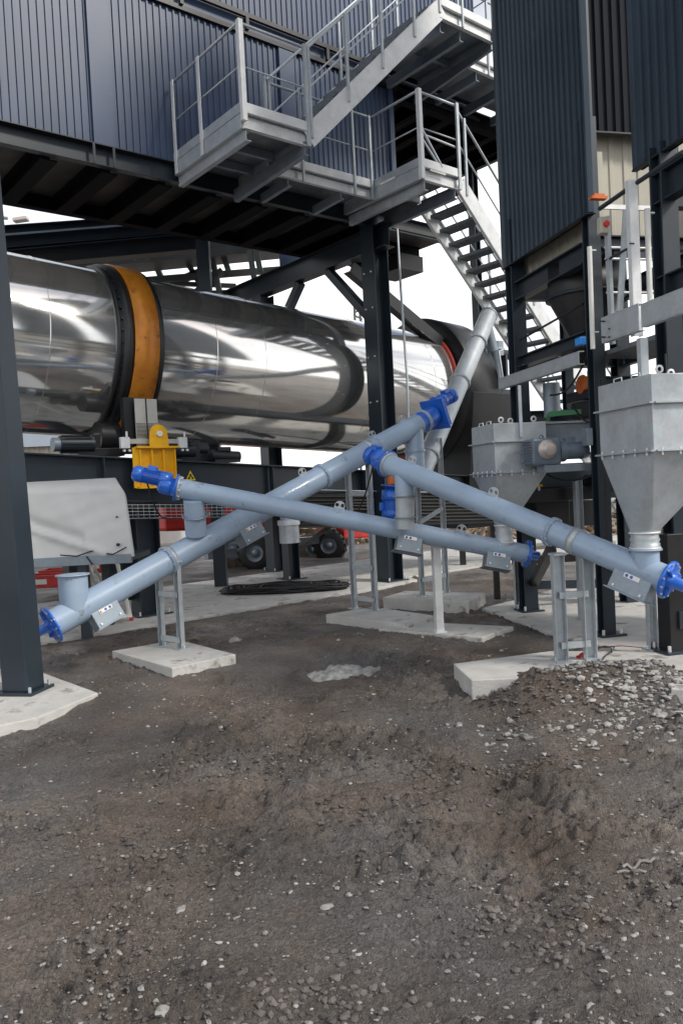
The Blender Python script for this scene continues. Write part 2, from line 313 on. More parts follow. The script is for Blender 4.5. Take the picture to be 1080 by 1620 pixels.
# ============================================================ STONES
def stone_geo(c,r,seed,flat=.5,sub=1):
    rnd=random.Random(seed); bm=bmesh.new(); bmesh.ops.create_icosphere(bm,subdivisions=sub,radius=1)
    a=rnd.uniform(0,6.28); sx_,sy_,sz_=rnd.uniform(.7,1.35),rnd.uniform(.6,1.1),flat*rnd.uniform(.6,1.2)
    vs=[]
    for v in bm.verts:
        k=1+.5*noise.noise(v.co*1.3+Vector((seed*1.7,0,0)))+rnd.uniform(-.17,.17); x,y,z=v.co*k; x*=sx_;y*=sy_;z*=sz_
        vs.append(c+Vector((x*math.cos(a)-y*math.sin(a),x*math.sin(a)+y*math.cos(a),z))*r)
    fs=[tuple(v.index for v in f.verts) for f in bm.faces]; bm.free(); return vs,fs
PROTO=[stone_geo(Vector(),1,k) for k in range(24)]
PROTO0=[]
for k in range(24):
    rnd=random.Random(k+50); base=[(1,0,0),(-1,0,0),(0,1,0),(0,-1,0),(0,0,1),(0,0,-1),(.7,.7,.3),(-.7,.6,-.2),(.6,-.7,.3)]
    PROTO0.append(PROTO[k])
def scatter(n,fn,rfn,mtn,name,label,sub=0):
    g=MB()
    for _ in range(n):
        x,y=fn(); r=rfn(); pv,pf=random.choice(PROTO); a=random.uniform(0,6.28); ca,sa=math.cos(a),math.sin(a); z=gh(x,y)+r*.12
        g.add([Vector((x+(v.x*ca-v.y*sa)*r,y+(v.x*sa+v.y*ca)*r,z+v.z*r)) for v in pv],pf,False)
    return tag(g.build(name,mtn),label,kind='stuff')
def fview():
    while True:
        y=1.9+random.random()**1.5*9.5; x=random.uniform(-.5,.5)*(y+.3)*1.02
        d=noise.noise(Vector((x*.9,y*.9,3)))+.35*noise.noise(Vector((x*3,y*3,8)))
        if d>random.uniform(-.35,.45): return x,y
def fchurn():
    while True:
        x,y=fview()
        if random.random()<.04+rough(x,y)**1.4: return x,y
scatter(8500,lambda:fchurn() if random.random()<.6 else fview(),lambda:random.choice([.002,.003,.004,.005,.007,.010])*random.uniform(.8,1.3),'rock','gravel','small mixed grey stones strewn over the dirt')
def fheap():
    while True:
        u=random.random()
        if u<.18: x=random.uniform(.8,2.6); y=random.gauss(4.85,.25)
        elif u<.6: x=random.gauss(2.12,.28); y=random.gauss(5.2,.34)
        elif u<.85: x=random.uniform(.85,1.9); y=5.95-.62*(x-.85)+random.gauss(0,.10)
        else: x=random.gauss(2.45,.3); y=random.gauss(5.35,.15)
        if y<5.75: return x,y
scatter(1500,fheap,lambda:random.choice([.006,.009,.012,.015,.021,.028])*random.uniform(.8,1.2),'rockp','gravel','pale broken stones heaped in front of the right concrete slab')
def fclump():
    c=random.choice([(.1,3.75,.28,.12),(-.75,4.6,.25,.15),(.55,2.75,.25,.12),(1.3,3.0,.2,.15),(-.95,3.5,.25,.2),(.9,4.3,.25,.1),(.35,4.3,.2,.1),(-.2,2.4,.2,.12)])
    return random.gauss(c[0],c[2]),random.gauss(c[1],c[3])
M['clod']=mat('dark_dirt_clods',(.055,.048,.045),.8,0,0,5,.4,50,col2=(.17,.15,.14))
scatter(2200,fclump,lambda:random.choice([.004,.006,.009,.013,.017]),'clod','dirt_clods','dark crumbled clods of dirt along the wheel ruts')
scatter(900,lambda:(random.uniform(.9,2.9),random.gauss(5.45,.25)),lambda:random.uniform(.006,.024),'clod','dirt_clods','brown clods of soil mixed into the heap at the right slab')
scatter(12000,fchurn,lambda:random.choice([.0022,.003,.004,.006,.008,.012]),'clod','dirt_clods','dark crumbs of dirt strewn between the stones')
GS='loose stones on the dirt'
for k in range(70):
    x,y=fview(); 
    if y>8: y-=3
    r=random.uniform(.010,.019)*(1 if k<60 else 1.4); vs,fs=stone_geo(Vector((x,y,gh(x,y)+r*.2)),r,100+k,.7,2)
    sh_='pale' if k%3 else 'grey'; zn=('left' if x<-.16*y else 'right' if x>.16*y else 'middle'); dp_=('nearest foreground' if y<3.2 else 'mid foreground' if y<5 else 'dirt before the concrete pads')
    tag(MB().add(vs,fs).build('stone','rockp' if k%3 else 'rock',loc=(x,y,gh(x,y))),sh_+' loose stone lying on the dirt, '+dp_+', '+zn+' of the photo','stone',GS+': '+sh_+', '+dp_+', '+zn)
def lone(name,u,v,r,mt_,label,flat=.6,cat='stone',sub=2,seed=3):
    p=G(u,v,0); p.z=gh(p.x,p.y); vs,fs=stone_geo(p+Z*r*flat*.5,r,seed,flat,sub); return tag(MB().add(vs,fs).build(name,mt_,loc=p,bevel=0),label,cat)
lone('stone',372,1027,.055,'rockp','pale lump of rubble at the corner of the left conveyor pad',seed=5)
lone('stone',726,1148,.036,'rockp','bluish white stone alone on the dirt before the right slab',.5,seed=8)
lone('stone',334,1028,.03,'clod','brown clod lying on the left conveyor pad',seed=9)
def spill():
    c=G(520,1072,0); g=MB(); n=36; rings=[]
    for k in range(7):
        f=k/6; ring=[]
        for j in range(n):
            a=2*PI*j/n; rr=(.21+.10*noise.noise(Vector((math.cos(a)*1.5,math.sin(a)*1.5,4)))+(.30*max(0,math.cos(a-.35))**6))*f
            x=c.x+math.cos(a)*rr; y=c.y+math.sin(a)*rr*.9; ring.append(Vector((x,y,gh(x,y)+.045*(1-f**2)+.03*noise.noise(Vector((x*12,y*12,0)))*(1-f)+.008*noise.noise(Vector((x*40,y*40,0)))-(.02 if k==6 else 0))))
        rings.append(ring)
    vs=[v for r_ in rings for v in r_]; g.add(vs,[(k*n+j,k*n+(j+1)%n,(k+1)*n+(j+1)%n,(k+1)*n+j) for k in range(6) for j in range(n)],True)
    tag(g.build('concrete_spill','spill',loc=(c.x,c.y,0)),'hardened grey concrete spill on the dirt in mid yard','concrete spill')
spill()
for (u,v,u2,v2,lb) in ((985,1378,1035,1370,'upper pale splintered stick lying on the dirt at the right'),(975,1381,1060,1392,'lower and longer pale splintered stick lying on the dirt at the right')):
    p=G(u,v); q=G(u2,v2); n=7; pts=[p.lerp(q,i/n)+Vector((0,random.uniform(-.008,.008),0)) for i in range(n+1)]; pts=[Vector((a.x,a.y,gh(a.x,a.y)+.008)) for a in pts]
    tag(MB().path(pts,.007,6).build('stick','rockp',loc=pts[0]),lb,'stick')
# ============================================================ MAIN BUILDING
ZB=5.87
bd=thing('process_building','raised dark blue-grey clad building on steel columns above the drum','building',P(0,0,0))
w1=MB().clad(P(-9,0,0),A,9.5,ZB,7.86,B,.092,.020).build('wall','clad',bd)
for s0 in (-4.35,-1.55): MB().beam(P(s0,.045,ZB+.004),P(s0,.045,7.85),.26,.03,B).build('cover_strip','clad',bd)
MB().beam(P(.46,.03,ZB),P(.46,.03,7.86),.09,.07,B).build('corner_trim','clad',bd)
MB().clad(P(.5,0,0),-B,3.2,ZB,7.86,A,.092,.020).build('side_wall','clad',bd)
MB().clad(P(-9,0,0),A,11.6,8.2,11.5,B,.092,.020).build('upper_wall','clad',bd)
MB().clad(P(2.6,0,0),-B,4,8.2,11.5,A,.092,.020).build('upper_side_wall','clad',bd)
MB().beam(P(-9,.03,7.90),P(2.6,.03,7.90),.05,.06).build('rail','black',bd)
MB().beam(P(-9,.05,8.13),P(2.6,.05,8.13),.05,.06).build('rail','black',bd)
MB().beam(P(-9,-.03,8.02),P(2.6,-.03,8.02),.03,.30).build('joint_panel','clad',bd)
for s0 in (-8,-5.6,-3.2,-2.2,-.8,.6): MB().beam(P(s0,.06,7.93),P(s0,.06,8.10),.05,.05,A).build('rail_clip','black',bd)
fb=MB().cbeam(P(-9,.02,5.74),P(1.6,.02,5.74),.10,.25,-1).build('edge_beam','dark',bd,bevel=.003)
MB().beam(P(-9,.055,ZB-.008),P(.5,.055,ZB-.008),.05,.012).build('drip_flashing','black',bd)
for s0 in (-4.5,-4.25): MB().beam(P(s0,.08,5.63),P(s0,.08,5.86),.012,.03,A).build('bracket','dark',bd)
MB().hexa(P(-3.7,-1.0,5.845),A*5.3,B*.95,Z*.012).build('floor_sheet','deck',bd)
for k in range(13):
    s0=-8.7+k*.74; MB().ibeam(P(s0,-.05,5.70),P(s0,-1.72,5.70),.20,.24,.02,.02).build('joist','joist',bd)
MB().ibeam(P(-9,-1.80,5.74),P(1.6,-1.80,5.74),.14,.22).build('back_beam','joist',bd)
# portal at the central column
MB().ibeam(P(0,.35,5.42),P(0,-4.4,5.42),.22,.36).build('portal_beam','dark',bd)
def hcol(root,base,ztop,w,h,ax,ay,name='column'):
    g=MB(); t=.016
    z0=base.z
    for sgn in (-1,1): g.hexa(Vector((base.x,base.y,(z0+ztop)/2))+ay*sgn*(h/2-t/2),ax*w/2,ay*t/2,Z*(ztop-z0)/2)
    g.hexa(Vector((base.x,base.y,(z0+ztop)/2)),ax*.006,ay*(h/2-t),Z*(ztop-z0)/2)
    return g.build(name,'dark',root,bevel=.002)
# central column: solid looking flange towards the viewer
hcol(bd,P(0,0,.085),5.66,.30,.30,B,A); base_plate(bd,P(0,0,.085),.42)
hcol(bd,P(0,-3.15,.085),5.24,.28,.30,B,A); base_plate(bd,P(0,-3.15,.085),.42)
for (zz) in (4.9,4.35,3.6,2.9):
    for tt in (-.08,.08): MB().tube(P(-.145,tt,zz),P(-.175,tt,zz),.014,6,sm=False).build('bolt','galvw',bd)
MB().beam(P(0,-.16,4.25),P(0,-1.15,5.22),.12,.14,A).build('brace','dark',bd)
MB().beam(P(0,-2.95,4.25),P(0,-1.95,5.22),.12,.14,A).build('brace','dark',bd)
MB().cbeam(P(.10,-.75,5.2),P(2.9,-.75,3.72),.16,.20,1,.014,.012).build('brace','black',bd)
MB().cbeam(P(.0,-3.3,5.2),P(1.9,-3.3,4.0),.14,.16,1).build('brace','dark',bd)
MB().beam(P(0,-3.15,4.9),P(-.9,-3.15,4.1),.10,.12).build('brace','dark',bd)
# upper floor to the right, seen from below
MB().hexa(P(2.2,-1.9,8.06),A*1.75,B*1.9,Z*.012).build('floor_sheet','deck',bd)
for k in range(6):
    s0=.75+k*.6; MB().ibeam(P(s0,-.06,7.92),P(s0,-3.7,7.92),.10,.22).build('joist','joist',bd)
MB().ibeam(P(.5,-.02,7.88),P(3.95,-.02,7.88),.14,.26).build('upper_beam','joist',bd)
MB().ibeam(P(.5,-2.0,7.78),P(3.95,-2.0,7.78),.14,.22).build('upper_beam','joist',bd)
MB().ibeam(P(.5,-3.75,7.88),P(3.95,-3.75,7.88),.14,.26).build('upper_beam','joist',bd)
MB().cbeam(P(3.92,.0,7.88),P(3.92,-3.7,7.88),.10,.26).build('upper_beam','dark',bd)
for (s0,t0) in ((3.9,-.1),(1.75,-1.0)): 
    hcol(bd,P(s0,t0-1.2,5.6 if s0<3 else 3.2),7.76,.16,.16,B,A)
MB().beam(P(.6,-1.2,6.0),P(1.7,-1.2,7.7),.08,.12).build('brace','black',bd)
# galvanised small boxes beneath the floor right of the column
MB().hexa(P(1.2,-.75,5.35),A*.28,B*.35,Z*.13).build('junction_box','black',bd)
MB().ibeam(P(.2,-.6,5.60),P(1.6,-.6,5.60),.12,.2).build('joist','joist',bd)
MB().hexa(P(.95,-.95,5.72),A*.7,B*.95,Z*.03).build('floor_sheet','deck',bd)
# free-standing foreground column on the left
lc=G(38,1094,.10); ax=Vector((math.cos(R(-12)),math.sin(R(-12)),0)); ay=Vector((-ax.y,ax.x,0))
ct=thing('steel_column','dark steel column with bolted base plate, tallest thing at the left edge','column',lc)
g=MB(); H_=9.5
g.hexa(lc+Z*H_/2,ax*.012,ay*.12,Z*H_/2)
MBc=MB(); zt_=(Z-ax*.026).normalized(); MBc.hexa(lc+zt_*(H_/2+.02),ax*.115,ay*.115,zt_*H_/2); MBc.build('shaft','dark',ct,bevel=.012)
MB().hexa(lc+Z*.012,ax*.17,ay*.16,Z*.012).build('base_plate','dark',ct,bevel=.002)
for a in (-1,1):
    for b_ in (-1,1): MB().tube(lc+ax*a*.14+ay*b_*.13+Z*.02,lc+ax*a*.14+ay*b_*.13+Z*.065,.013,6,sm=False).build('bolt','galv',ct)
# control box on the left rim
cbx=thing('control_box','grey control cabinet with orange plate half hidden behind the left column','control box',D(-60,980,6.6))
c=D(-28,900,6.6); MB().hexa(c,ax*.17,ay*.12,Z*.40).build('cabinet','galvd',cbx,bevel=.01)
MB().hexa(D(0,872,6.5),ax*.04,ay*.015,Z*.07).build('orange_plate','orangep',cbx,bevel=.004)
MB().hexa(D(2,952,6.45),ax*.09,ay*.03,Z*.05).build('bracket','galvd',cbx,bevel=.004)
MB().path([D(5,918,6.4),D(14,925,6.3),D(2,935,6.35),D(12,948,6.3)],.008).build('cable','rubber',cbx)
MB().beam(Vector((c.x,c.y,.1)),Vector((c.x,c.y,c.z-.40)),.08,.08).build('post','galvd',cbx)
# ============================================================ PLATFORMS AND STAIRS
def rail(root,pts,zd,hs=(1.0,.52),r=.018,posts=True,mt='galv',knee=True,flatpost=True):
    tops=[p+Z*hs[0] for p in pts]; MB().path(tops,r,10).build('handrail',mt,root)
    if knee: MB().path([p+Z*hs[1] for p in pts],r*.6,8).build('knee_rail',mt,root)
def posts(root,pts,h,mt='galv',w=.05,t=.012,ax_=A,ay_=B,down=.18):
    for p in pts: MB().hexa(p+Z*(h-down)/2,ax_*w/2,ay_*t/2,Z*(h+down)/2).build('post',mt,root)
GPL='galvanised access platforms'
# landing 1
l1=thing('access_platform','lower left galvanised platform jutting out of the wall, railed on two sides','platform',P(-2.95,.8,ZB-.2),GPL)
S0,S1,T0,T1_=-3.40,-2.50,.06,1.66
def deck(root,s0,s1,t0,t1,z,mt='galvd'):
    MB().hexa(P((s0+s1)/2,(t0+t1)/2,z-.01),A*(s1-s0)/2,B*(t1-t0)/2,Z*.012).build('deck','grate',root)
def frame(root,s0,s1,t0,t1,z,dep=.18,sides='lrf'):
    if 'l' in sides:
        MB().cbeam(P(s0,t0,z-dep/2),P(s0,t1,z-dep/2),.06,dep,1).build('edge_beam','galv',root,bevel=.002)
        MB().beam(P(s0-.035,t0,z+.05),P(s0-.035,t1,z+.05),.006,.11).build('toe_board','galv',root)
    if 'f' in sides:
        MB().cbeam(P(s0,t1,z-dep/2),P(s1,t1,z-dep/2),.06,dep,-1).build('edge_beam','galvw',root,bevel=.002)
        MB().beam(P(s0,t1+.036,z+.05),P(s1,t1+.036,z+.05),.006,.11).build('toe_board','galvw',root)
    if 'r' in sides: MB().cbeam(P(s1,t0,z-dep/2),P(s1,t1,z-dep/2),.06,dep,-1).build('edge_beam','galv',root,bevel=.002)
deck(l1,S0,S1,T0,T1_,ZB); frame(l1,S0,S1,T0,T1_,ZB)
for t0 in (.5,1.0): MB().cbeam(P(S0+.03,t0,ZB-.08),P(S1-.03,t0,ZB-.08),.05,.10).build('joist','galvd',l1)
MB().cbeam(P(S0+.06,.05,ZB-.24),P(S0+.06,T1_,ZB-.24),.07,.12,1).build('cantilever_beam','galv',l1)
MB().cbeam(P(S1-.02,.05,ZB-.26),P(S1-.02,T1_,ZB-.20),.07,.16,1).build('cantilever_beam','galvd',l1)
rail(l1,[P(S0,.10,ZB),P(S0,T1_,ZB),P(S1,T1_,ZB)],ZB)
posts(l1,[P(S0-.045,.14,ZB),P(S0-.045,.80,ZB)],.99,'galvw',.012,.06)
posts(l1,[P(S0,T1_+.02,ZB)],1.02,'galvw',.06,.06,down=.1); posts(l1,[P(S1,T1_+.03,ZB)],1.02,'galv',.05,.03)
posts(l1,[P(S1-.02,.86,ZB)],1.0,'galv',.03,.04)
# wall walkway + landing 2
wk=thing('access_walkway','narrow galvanised walkway along the clad wall between the two lower platforms','walkway',P(-1.5,.4,ZB-.2),GPL)
deck(wk,-2.46,-.66,.06,.72,ZB); MB().cbeam(P(-2.46,.72,ZB-.08),P(-.66,.72,ZB-.08),.06,.16,-1).build('edge_beam','galvw',wk,bevel=.002)
MB().beam(P(-2.46,.757,ZB+.05),P(-.66,.757,ZB+.05),.006,.11).build('toe_board','galvw',wk)
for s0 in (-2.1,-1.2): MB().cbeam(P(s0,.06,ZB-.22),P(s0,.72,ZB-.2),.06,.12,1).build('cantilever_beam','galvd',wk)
rail(wk,[P(-2.4,.74,ZB),P(-.64,.74,ZB)],ZB,r=.018); posts(wk,[P(-1.9,.77,ZB),P(-1.0,.77,ZB),P(-.68,.77,ZB)],1.0,'galv',.03,.03)
l2=thing('access_platform','lower right galvanised platform where the long stair down begins','platform',P(-.25,.8,ZB-.2),GPL)
deck(l2,-.60,.16,.06,1.66,ZB); frame(l2,-.60,.16,.06,1.66,ZB,.18,'lf'); MB().cbeam(P(.16,.06,ZB-.09),P(.16,.86,ZB-.09),.06,.18,-1).build('edge_beam','galv',l2)
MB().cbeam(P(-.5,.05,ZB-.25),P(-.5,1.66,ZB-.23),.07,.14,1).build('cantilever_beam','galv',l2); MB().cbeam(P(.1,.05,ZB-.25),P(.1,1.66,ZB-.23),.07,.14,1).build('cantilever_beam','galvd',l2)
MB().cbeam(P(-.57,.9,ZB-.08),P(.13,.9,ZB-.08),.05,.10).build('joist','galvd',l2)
rail(l2,[P(-.62,.76,ZB),P(-.60,1.67,ZB),P(.14,1.67,ZB)],ZB); posts(l2,[P(-.60,1.69,ZB)],1.02,'galvw',.06,.06); posts(l2,[P(.14,1.70,ZB)],1.02,'galv',.05,.03)
MB().beam(P(-.57,1.69,ZB+.5),P(-.2,1.69,ZB+.06),.02,.03,B).build('gate_stay','galv',l2); MB().path([P(-.57,1.66,ZB+.45),P(.12,1.66,ZB+.42)],.014).build('gate_bar','galvw',l2)
MB().beam(P(-.45,1.703,ZB-.03),P(-.15,1.703,ZB-.03),.006,.03).build('splice_plate','white',l2)
MB().beam(P(-.636,.9,ZB+.0),P(-.636,1.2,ZB+.0),.006,.03).build('splice_plate','white',l2)
# landing 3
Z3=8.18
l3=thing('access_platform','topmost galvanised platform seen from below at the head of the upper stair','platform',P(.5,.8,Z3-.2),GPL)
deck(l3,-.1,1.04,.06,1.66,Z3); frame(l3,-.1,1.04,.06,1.66,Z3,.18,'rf')
MB().hexa(P(.47,.86,Z3-.035),A*.53,B*.76,Z*.008).build('floor_sheet','galvd',l3)
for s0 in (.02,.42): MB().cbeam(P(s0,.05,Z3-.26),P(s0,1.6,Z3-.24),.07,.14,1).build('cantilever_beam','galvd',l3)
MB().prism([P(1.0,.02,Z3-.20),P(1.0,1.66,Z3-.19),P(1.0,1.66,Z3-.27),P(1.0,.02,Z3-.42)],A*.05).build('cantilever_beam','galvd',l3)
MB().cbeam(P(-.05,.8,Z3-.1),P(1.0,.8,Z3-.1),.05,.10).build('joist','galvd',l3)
rail(l3,[P(0,1.67,Z3),P(1.04,1.67,Z3),P(1.04,.06+.9,Z3)],Z3,hs=(1.0,.5),r=.018); posts(l3,[P(.35,1.7,Z3),P(1.06,1.68,Z3),P(1.06,1.0,Z3)],1.02,'galv',.03,.03)
w2=thing('access_walkway','upper galvanised walkway continuing right behind the tower cladding','walkway',P(2.3,.4,Z3-.2),GPL)
deck(w2,1.12,3.9,.06,.98,Z3); MB().hexa(P(2.5,.5,Z3-.035),A*1.35,B*.42,Z*.008).build('floor_sheet','galvd',w2)
MB().cbeam(P(1.12,.98,Z3-.08),P(3.9,.98,Z3-.08),.06,.16,-1).build('edge_beam','galvw',w2,bevel=.002); MB().beam(P(1.12,1.016,Z3+.05),P(3.9,1.016,Z3+.05),.006,.11).build('toe_board','galvw',w2)
for s0 in (1.5,2.2,2.9,3.6): MB().cbeam(P(s0,.05,Z3-.24),P(s0,.96,Z3-.22),.07,.14,1).build('cantilever_beam','galvd',w2)
rail(w2,[P(1.12,1.0,Z3),P(3.9,1.0,Z3)],Z3,r=.016); posts(w2,[P(1.7,1.03,Z3),P(2.7,1.03,Z3),P(3.6,1.03,Z3)],1.0,'galv',.03,.03)
def stair(name,label,s0,z0,s1,z1,t0,t1,n,hr=(True,True),mt2='galvw'):
    r=thing(name,label,'staircase',P(s1 if z1<z0 else s0,(t0+t1)/2,min(z0,z1)),'galvanised stairs'); p=lambda t,s,z:P(s,t,z)
    for t in (t0,t1): MB().cbeam(P(s0,t,z0-.08),P(s1,t,z1-.08),.05,.24,1 if t==t1 else -1).build('stringer',mt2,r,bevel=.002)
    for k in range(n):
        f=(k+.5)/n; s=s0+(s1-s0)*f; z=z0+(z1-z0)*f; g=MB(); c=P(s,(t0+t1)/2,z-.02)
        g.hexa(c-A*.11,A*.006,B*((t1-t0)/2-.03),Z*.022); g.hexa(c+A*.11,A*.006,B*((t1-t0)/2-.03),Z*.022)
        for j in range(5): g.hexa(c+A*(-.08+.04*j),A*.004,B*((t1-t0)/2-.03),Z*.018)
        for j in range(12): g.hexa(P(s,t0+.06+(t1-t0-.12)*j/11,z-.012),A*.104,B*.003,Z*.008)
        g.hexa(P(s,t0+.034,z-.03),A*.11,B*.004,Z*.035); g.hexa(P(s,t1-.034,z-.03),A*.11,B*.004,Z*.035)
        g.build('tread','grate',r)
    for t in (t0,t1):
        MB().path([P(s0,t,z0+.95),P(s1,t,z1+.95)],.018,10).build('handrail','galv',r); MB().path([P(s0,t,z0+.48),P(s1,t,z1+.48)],.012,8).build('knee_rail','galv',r)
        for f in (.02,.27,.52,.77,.98):
            s=s0+(s1-s0)*f; z=z0+(z1-z0)*f; MB().hexa(P(s,t+(.03 if t==t1 else -.03),z+.42),A*.018,B*.014,Z*.54).build('post','galv',r)
    return r
stair('staircase','upper galvanised stair rising right from the lower left platform to the topmost one',-2.50,ZB,-.05,Z3+.05,.88,1.66,11)
stair('staircase','long galvanised stair descending right from the lower right platform behind the tower',.18,ZB,5.9,.30,.88,1.66,31)
# ============================================================ ROTARY DRUM
TC=-1.5; SL=-.058
def dz(s): return 3.68+SL*(s+5.05)
dA=P(-9.5,TC,dz(-9.5)); dB=P(2.35,TC,dz(2.35)); dd=(dB-dA).normalized()
def dp(s): return P(s,TC,dz(s))
dr=thing('rotary_drum','huge mirror-polished steel drum lying across the picture with an orange ring','drum',P(-2,TC,2.3))
MB().tube(dA,dB,1.15,160,caps=True).build('shell','chrome',dr)
for s0 in (-7.5,-5.0,-2.7,-1.9,.2,1.6): MB().lathe(dp(s0),dd,[(0,1.150),(.003,1.153),(.009,1.153),(.012,1.150)],160).build('weld_seam','chrome',dr)
q0=dp(-3.78)
MB().lathe(q0,dd,[(-.17,1.14),(-.17,1.20),(-.165,1.25),(.165,1.25),(.17,1.20),(.17,1.14)],128).build('riding_ring','orange',dr)
MB().lathe(q0,dd,[(-.38,1.14),(-.38,1.19),(-.34,1.20),(-.33,1.16),(-.30,1.16),(-.29,1.225),(-.175,1.235),(-.175,1.14)],128).build('flange','black',dr)
MB().lathe(q0,dd,[(.175,1.14),(.175,1.235),(.24,1.23),(.245,1.14)],128).build('flange','black',dr)
for k in range(48):
    a=2*PI*k/48; x=dd.orthogonal().normalized(); y=dd.cross(x); rv=x*math.cos(a)+y*math.sin(a)
    if rv.dot(B)>-.2: MB().beam(q0-dd*.33+rv*1.165,q0-dd*.295+rv*1.165,.03,.05,rv).build('ring_shim','dark',dr)
MB().lathe(dp(2.10),dd,[(0,1.14),(0,1.20),(.05,1.20),(.05,1.14)],96).build('end_seal','redseal',dr)
# outlet hood
hd=thing('outlet_hood','black hood over the far drum end with a tapering chute below','hood',P(2.9,TC,.1))
MB().lathe(dp(2.18),dd,[(0,1.16),(0,1.42),(.02,1.44),(.75,1.44),(.78,1.40),(.78,0.0)],72).build('drum_cover','black',hd)
g=MB(); 
def frus(g,c0,a0,b0,z0,a1,b1,z1,dx=0,dy=0,sm=False):
    lo=[P(c0[0]+sx_*a0,c0[1]+sy_*b0,z0) for sx_,sy_ in ((-1,-1),(1,-1),(1,1),(-1,1))]; hi=[P(c0[0]+dx+sx_*a1,c0[1]+dy+sy_*b1,z1) for sx_,sy_ in ((-1,-1),(1,-1),(1,1),(-1,1))]
    g.add(lo+hi,[(3,2,1,0),(4,5,6,7)]+[(i,(i+1)%4,4+(i+1)%4,4+i) for i in range(4)])
frus(g,(2.55,-.75),.42,.5,.75,.62,.75,3.15,.25,0); g.build('chute','black',hd,bevel=.01)
MB().hexa(P(3.0,-.65,3.2),A*.66,B*.55,Z*.04).build('cover_plate','dark',hd,bevel=.004)
MB().hexa(P(2.85,-.72,2.35),A*.62,B*.82,Z*.02).build('rib','black',hd,bevel=.004)
g=MB(); frus(g,(2.95,-.5),.3,.3,3.24,.12,.14,4.0); g.build('cowl','dark',hd)
MB().tube(P(3.25,-.35,3.24),P(3.25,-.35,4.15),.14,28).build('duct','galvd',hd); MB().tube(P(3.25,-.35,4.0),P(3.25,-.35,4.03),.155,28).build('duct_collar','galv',hd)
MB().beam(P(3.1,-.05,3.25),P(3.1,-.05,3.85),.05,.12,B).build('stay','dark',hd); MB().path([P(3.0,.0,3.25),P(2.9,.0,3.9),P(3.05,0,3.95)],.02,8).build('stay','galv',hd)
MB().path([P(3.3,-.4,3.95),P(3.7,-.4,3.95),P(4.3,-.4,3.7)],.09,14).build('dust_pipe','black',hd)
for s0 in (2.25,3.1): MB().beam(P(s0,-.5,.085),P(s0,-.5,.8),.1,.1).build('leg','black',hd)
# drum frame
bz=lambda s:2.12-.065*(s+4.2)
fr=thing('drum_frame','long dark steel beam frame carrying the polished drum','steel frame',P(-3,-.3,.085))
pA=P(-9,-.3,bz(-9)-.29); pB=P(3.2,-.3,bz(3.2)-.29); MB().ibeam(pA,pB,.24,.56,.02,.012).build('main_beam','dark',fr,bevel=.003)
pA2=P(-9,-2.7,bz(-9)-.29); pB2=P(3.2,-2.7,bz(3.2)-.29); MB().ibeam(pA2,pB2,.24,.56,.02,.012).build('main_beam','dark',fr)
for s0 in (-6.2,-4.5,-2.0,-.25,1.2): MB().hexa(P(s0,-.22,bz(s0)-.29),A*.008,B*.05,Z*.255).build('stiffener','dark',fr)
for s0 in (-7.2,-3.8,.4,2.6): MB().ibeam(P(s0,-.45,bz(s0)-.3),P(s0,-2.55,bz(s0)-.3),.16,.3).build('cross_beam','black',fr)
for s0,t0 in ((-3.98,-.3),(-.66,-1.75),(-4.0,-2.7),(-6.8,-.3),(-6.8,-2.7),(2.4,-2.7)):
    bw=.32 if s0<-3 else .22; hcol(fr,P(s0,t0,.085),bz(s0)-.58,bw*.9,bw,B,A,'leg'); base_plate(fr,P(s0,t0,.085),bw+.16)
MB().hexa(P(-4.28,-.42,.9),A*.14,B*.008,Z*.62).build('web_panel','dark',fr)
MB().beam(P(-.55,-1.7,.55),P(.9,-1.7,1.3),.05,.07).build('brace','black',fr); MB().beam(P(.9,-1.7,1.3),P(2.3,-1.7,.5),.05,.08).build('brace','black',fr)
MB().hexa(P(-.66,-1.62,.72),A*.13,B*.01,Z*.02).build('clamp_band','galvd',fr)
# warning triangle on the beam
def D_on(u,v,t):  # surveyed point on the vertical plane at offset t of the building frame
    d=ray(u,v); k=(O+B*t-CAM).dot(B)/d.dot(B); return CAM+d*k
c=D_on(301,753,-.285)
tr=[c+A*(-.075)-Z*.06,c+A*.075-Z*.06,c+Z*.075]; MB().prism(tr,B*.006).build('warning_sign','signyellow',fr)
g=MB(); 
for a,bz_ in ((-.028,-.03),(.028,-.03),(0,.015)): g.hexa(c+A*a+Z*bz_+B*.009,A*.016,B*.002,Z*.013)
g.hexa(c+Z*-.008+B*.0085,A*.028,B*.0018,Z*.006); g.build('pictogram','black',fr)
# cross-frame conduit lines, dense black hoses along the beam on the right
pb=thing('hose_bundle','stack of thin black hoses running along under the right part of the drum beam','hoses',P(.5,-.1,.9))
for k in range(9):
    z=1.52-.058*k; MB().path([P(-1.6,-.12,z+.03),P(-.6,-.10,z-.02*math.sin(k)),P(.6,-.12,z-.07),P(1.6,-.12,z-.12),P(3.2,-.12,z-.20)],.02,8).build('hose','rubber',pb)
MB().beam(P(-1.6,-.16,1.28),P(3.2,-.16,1.04),.02,.5).build('tray','black',pb)
MB().path([P(-1.7,-.05,1.60),P(0,-.05,1.50),P(3.2,-.05,1.32)],.008).build('conduit','galv',pb)
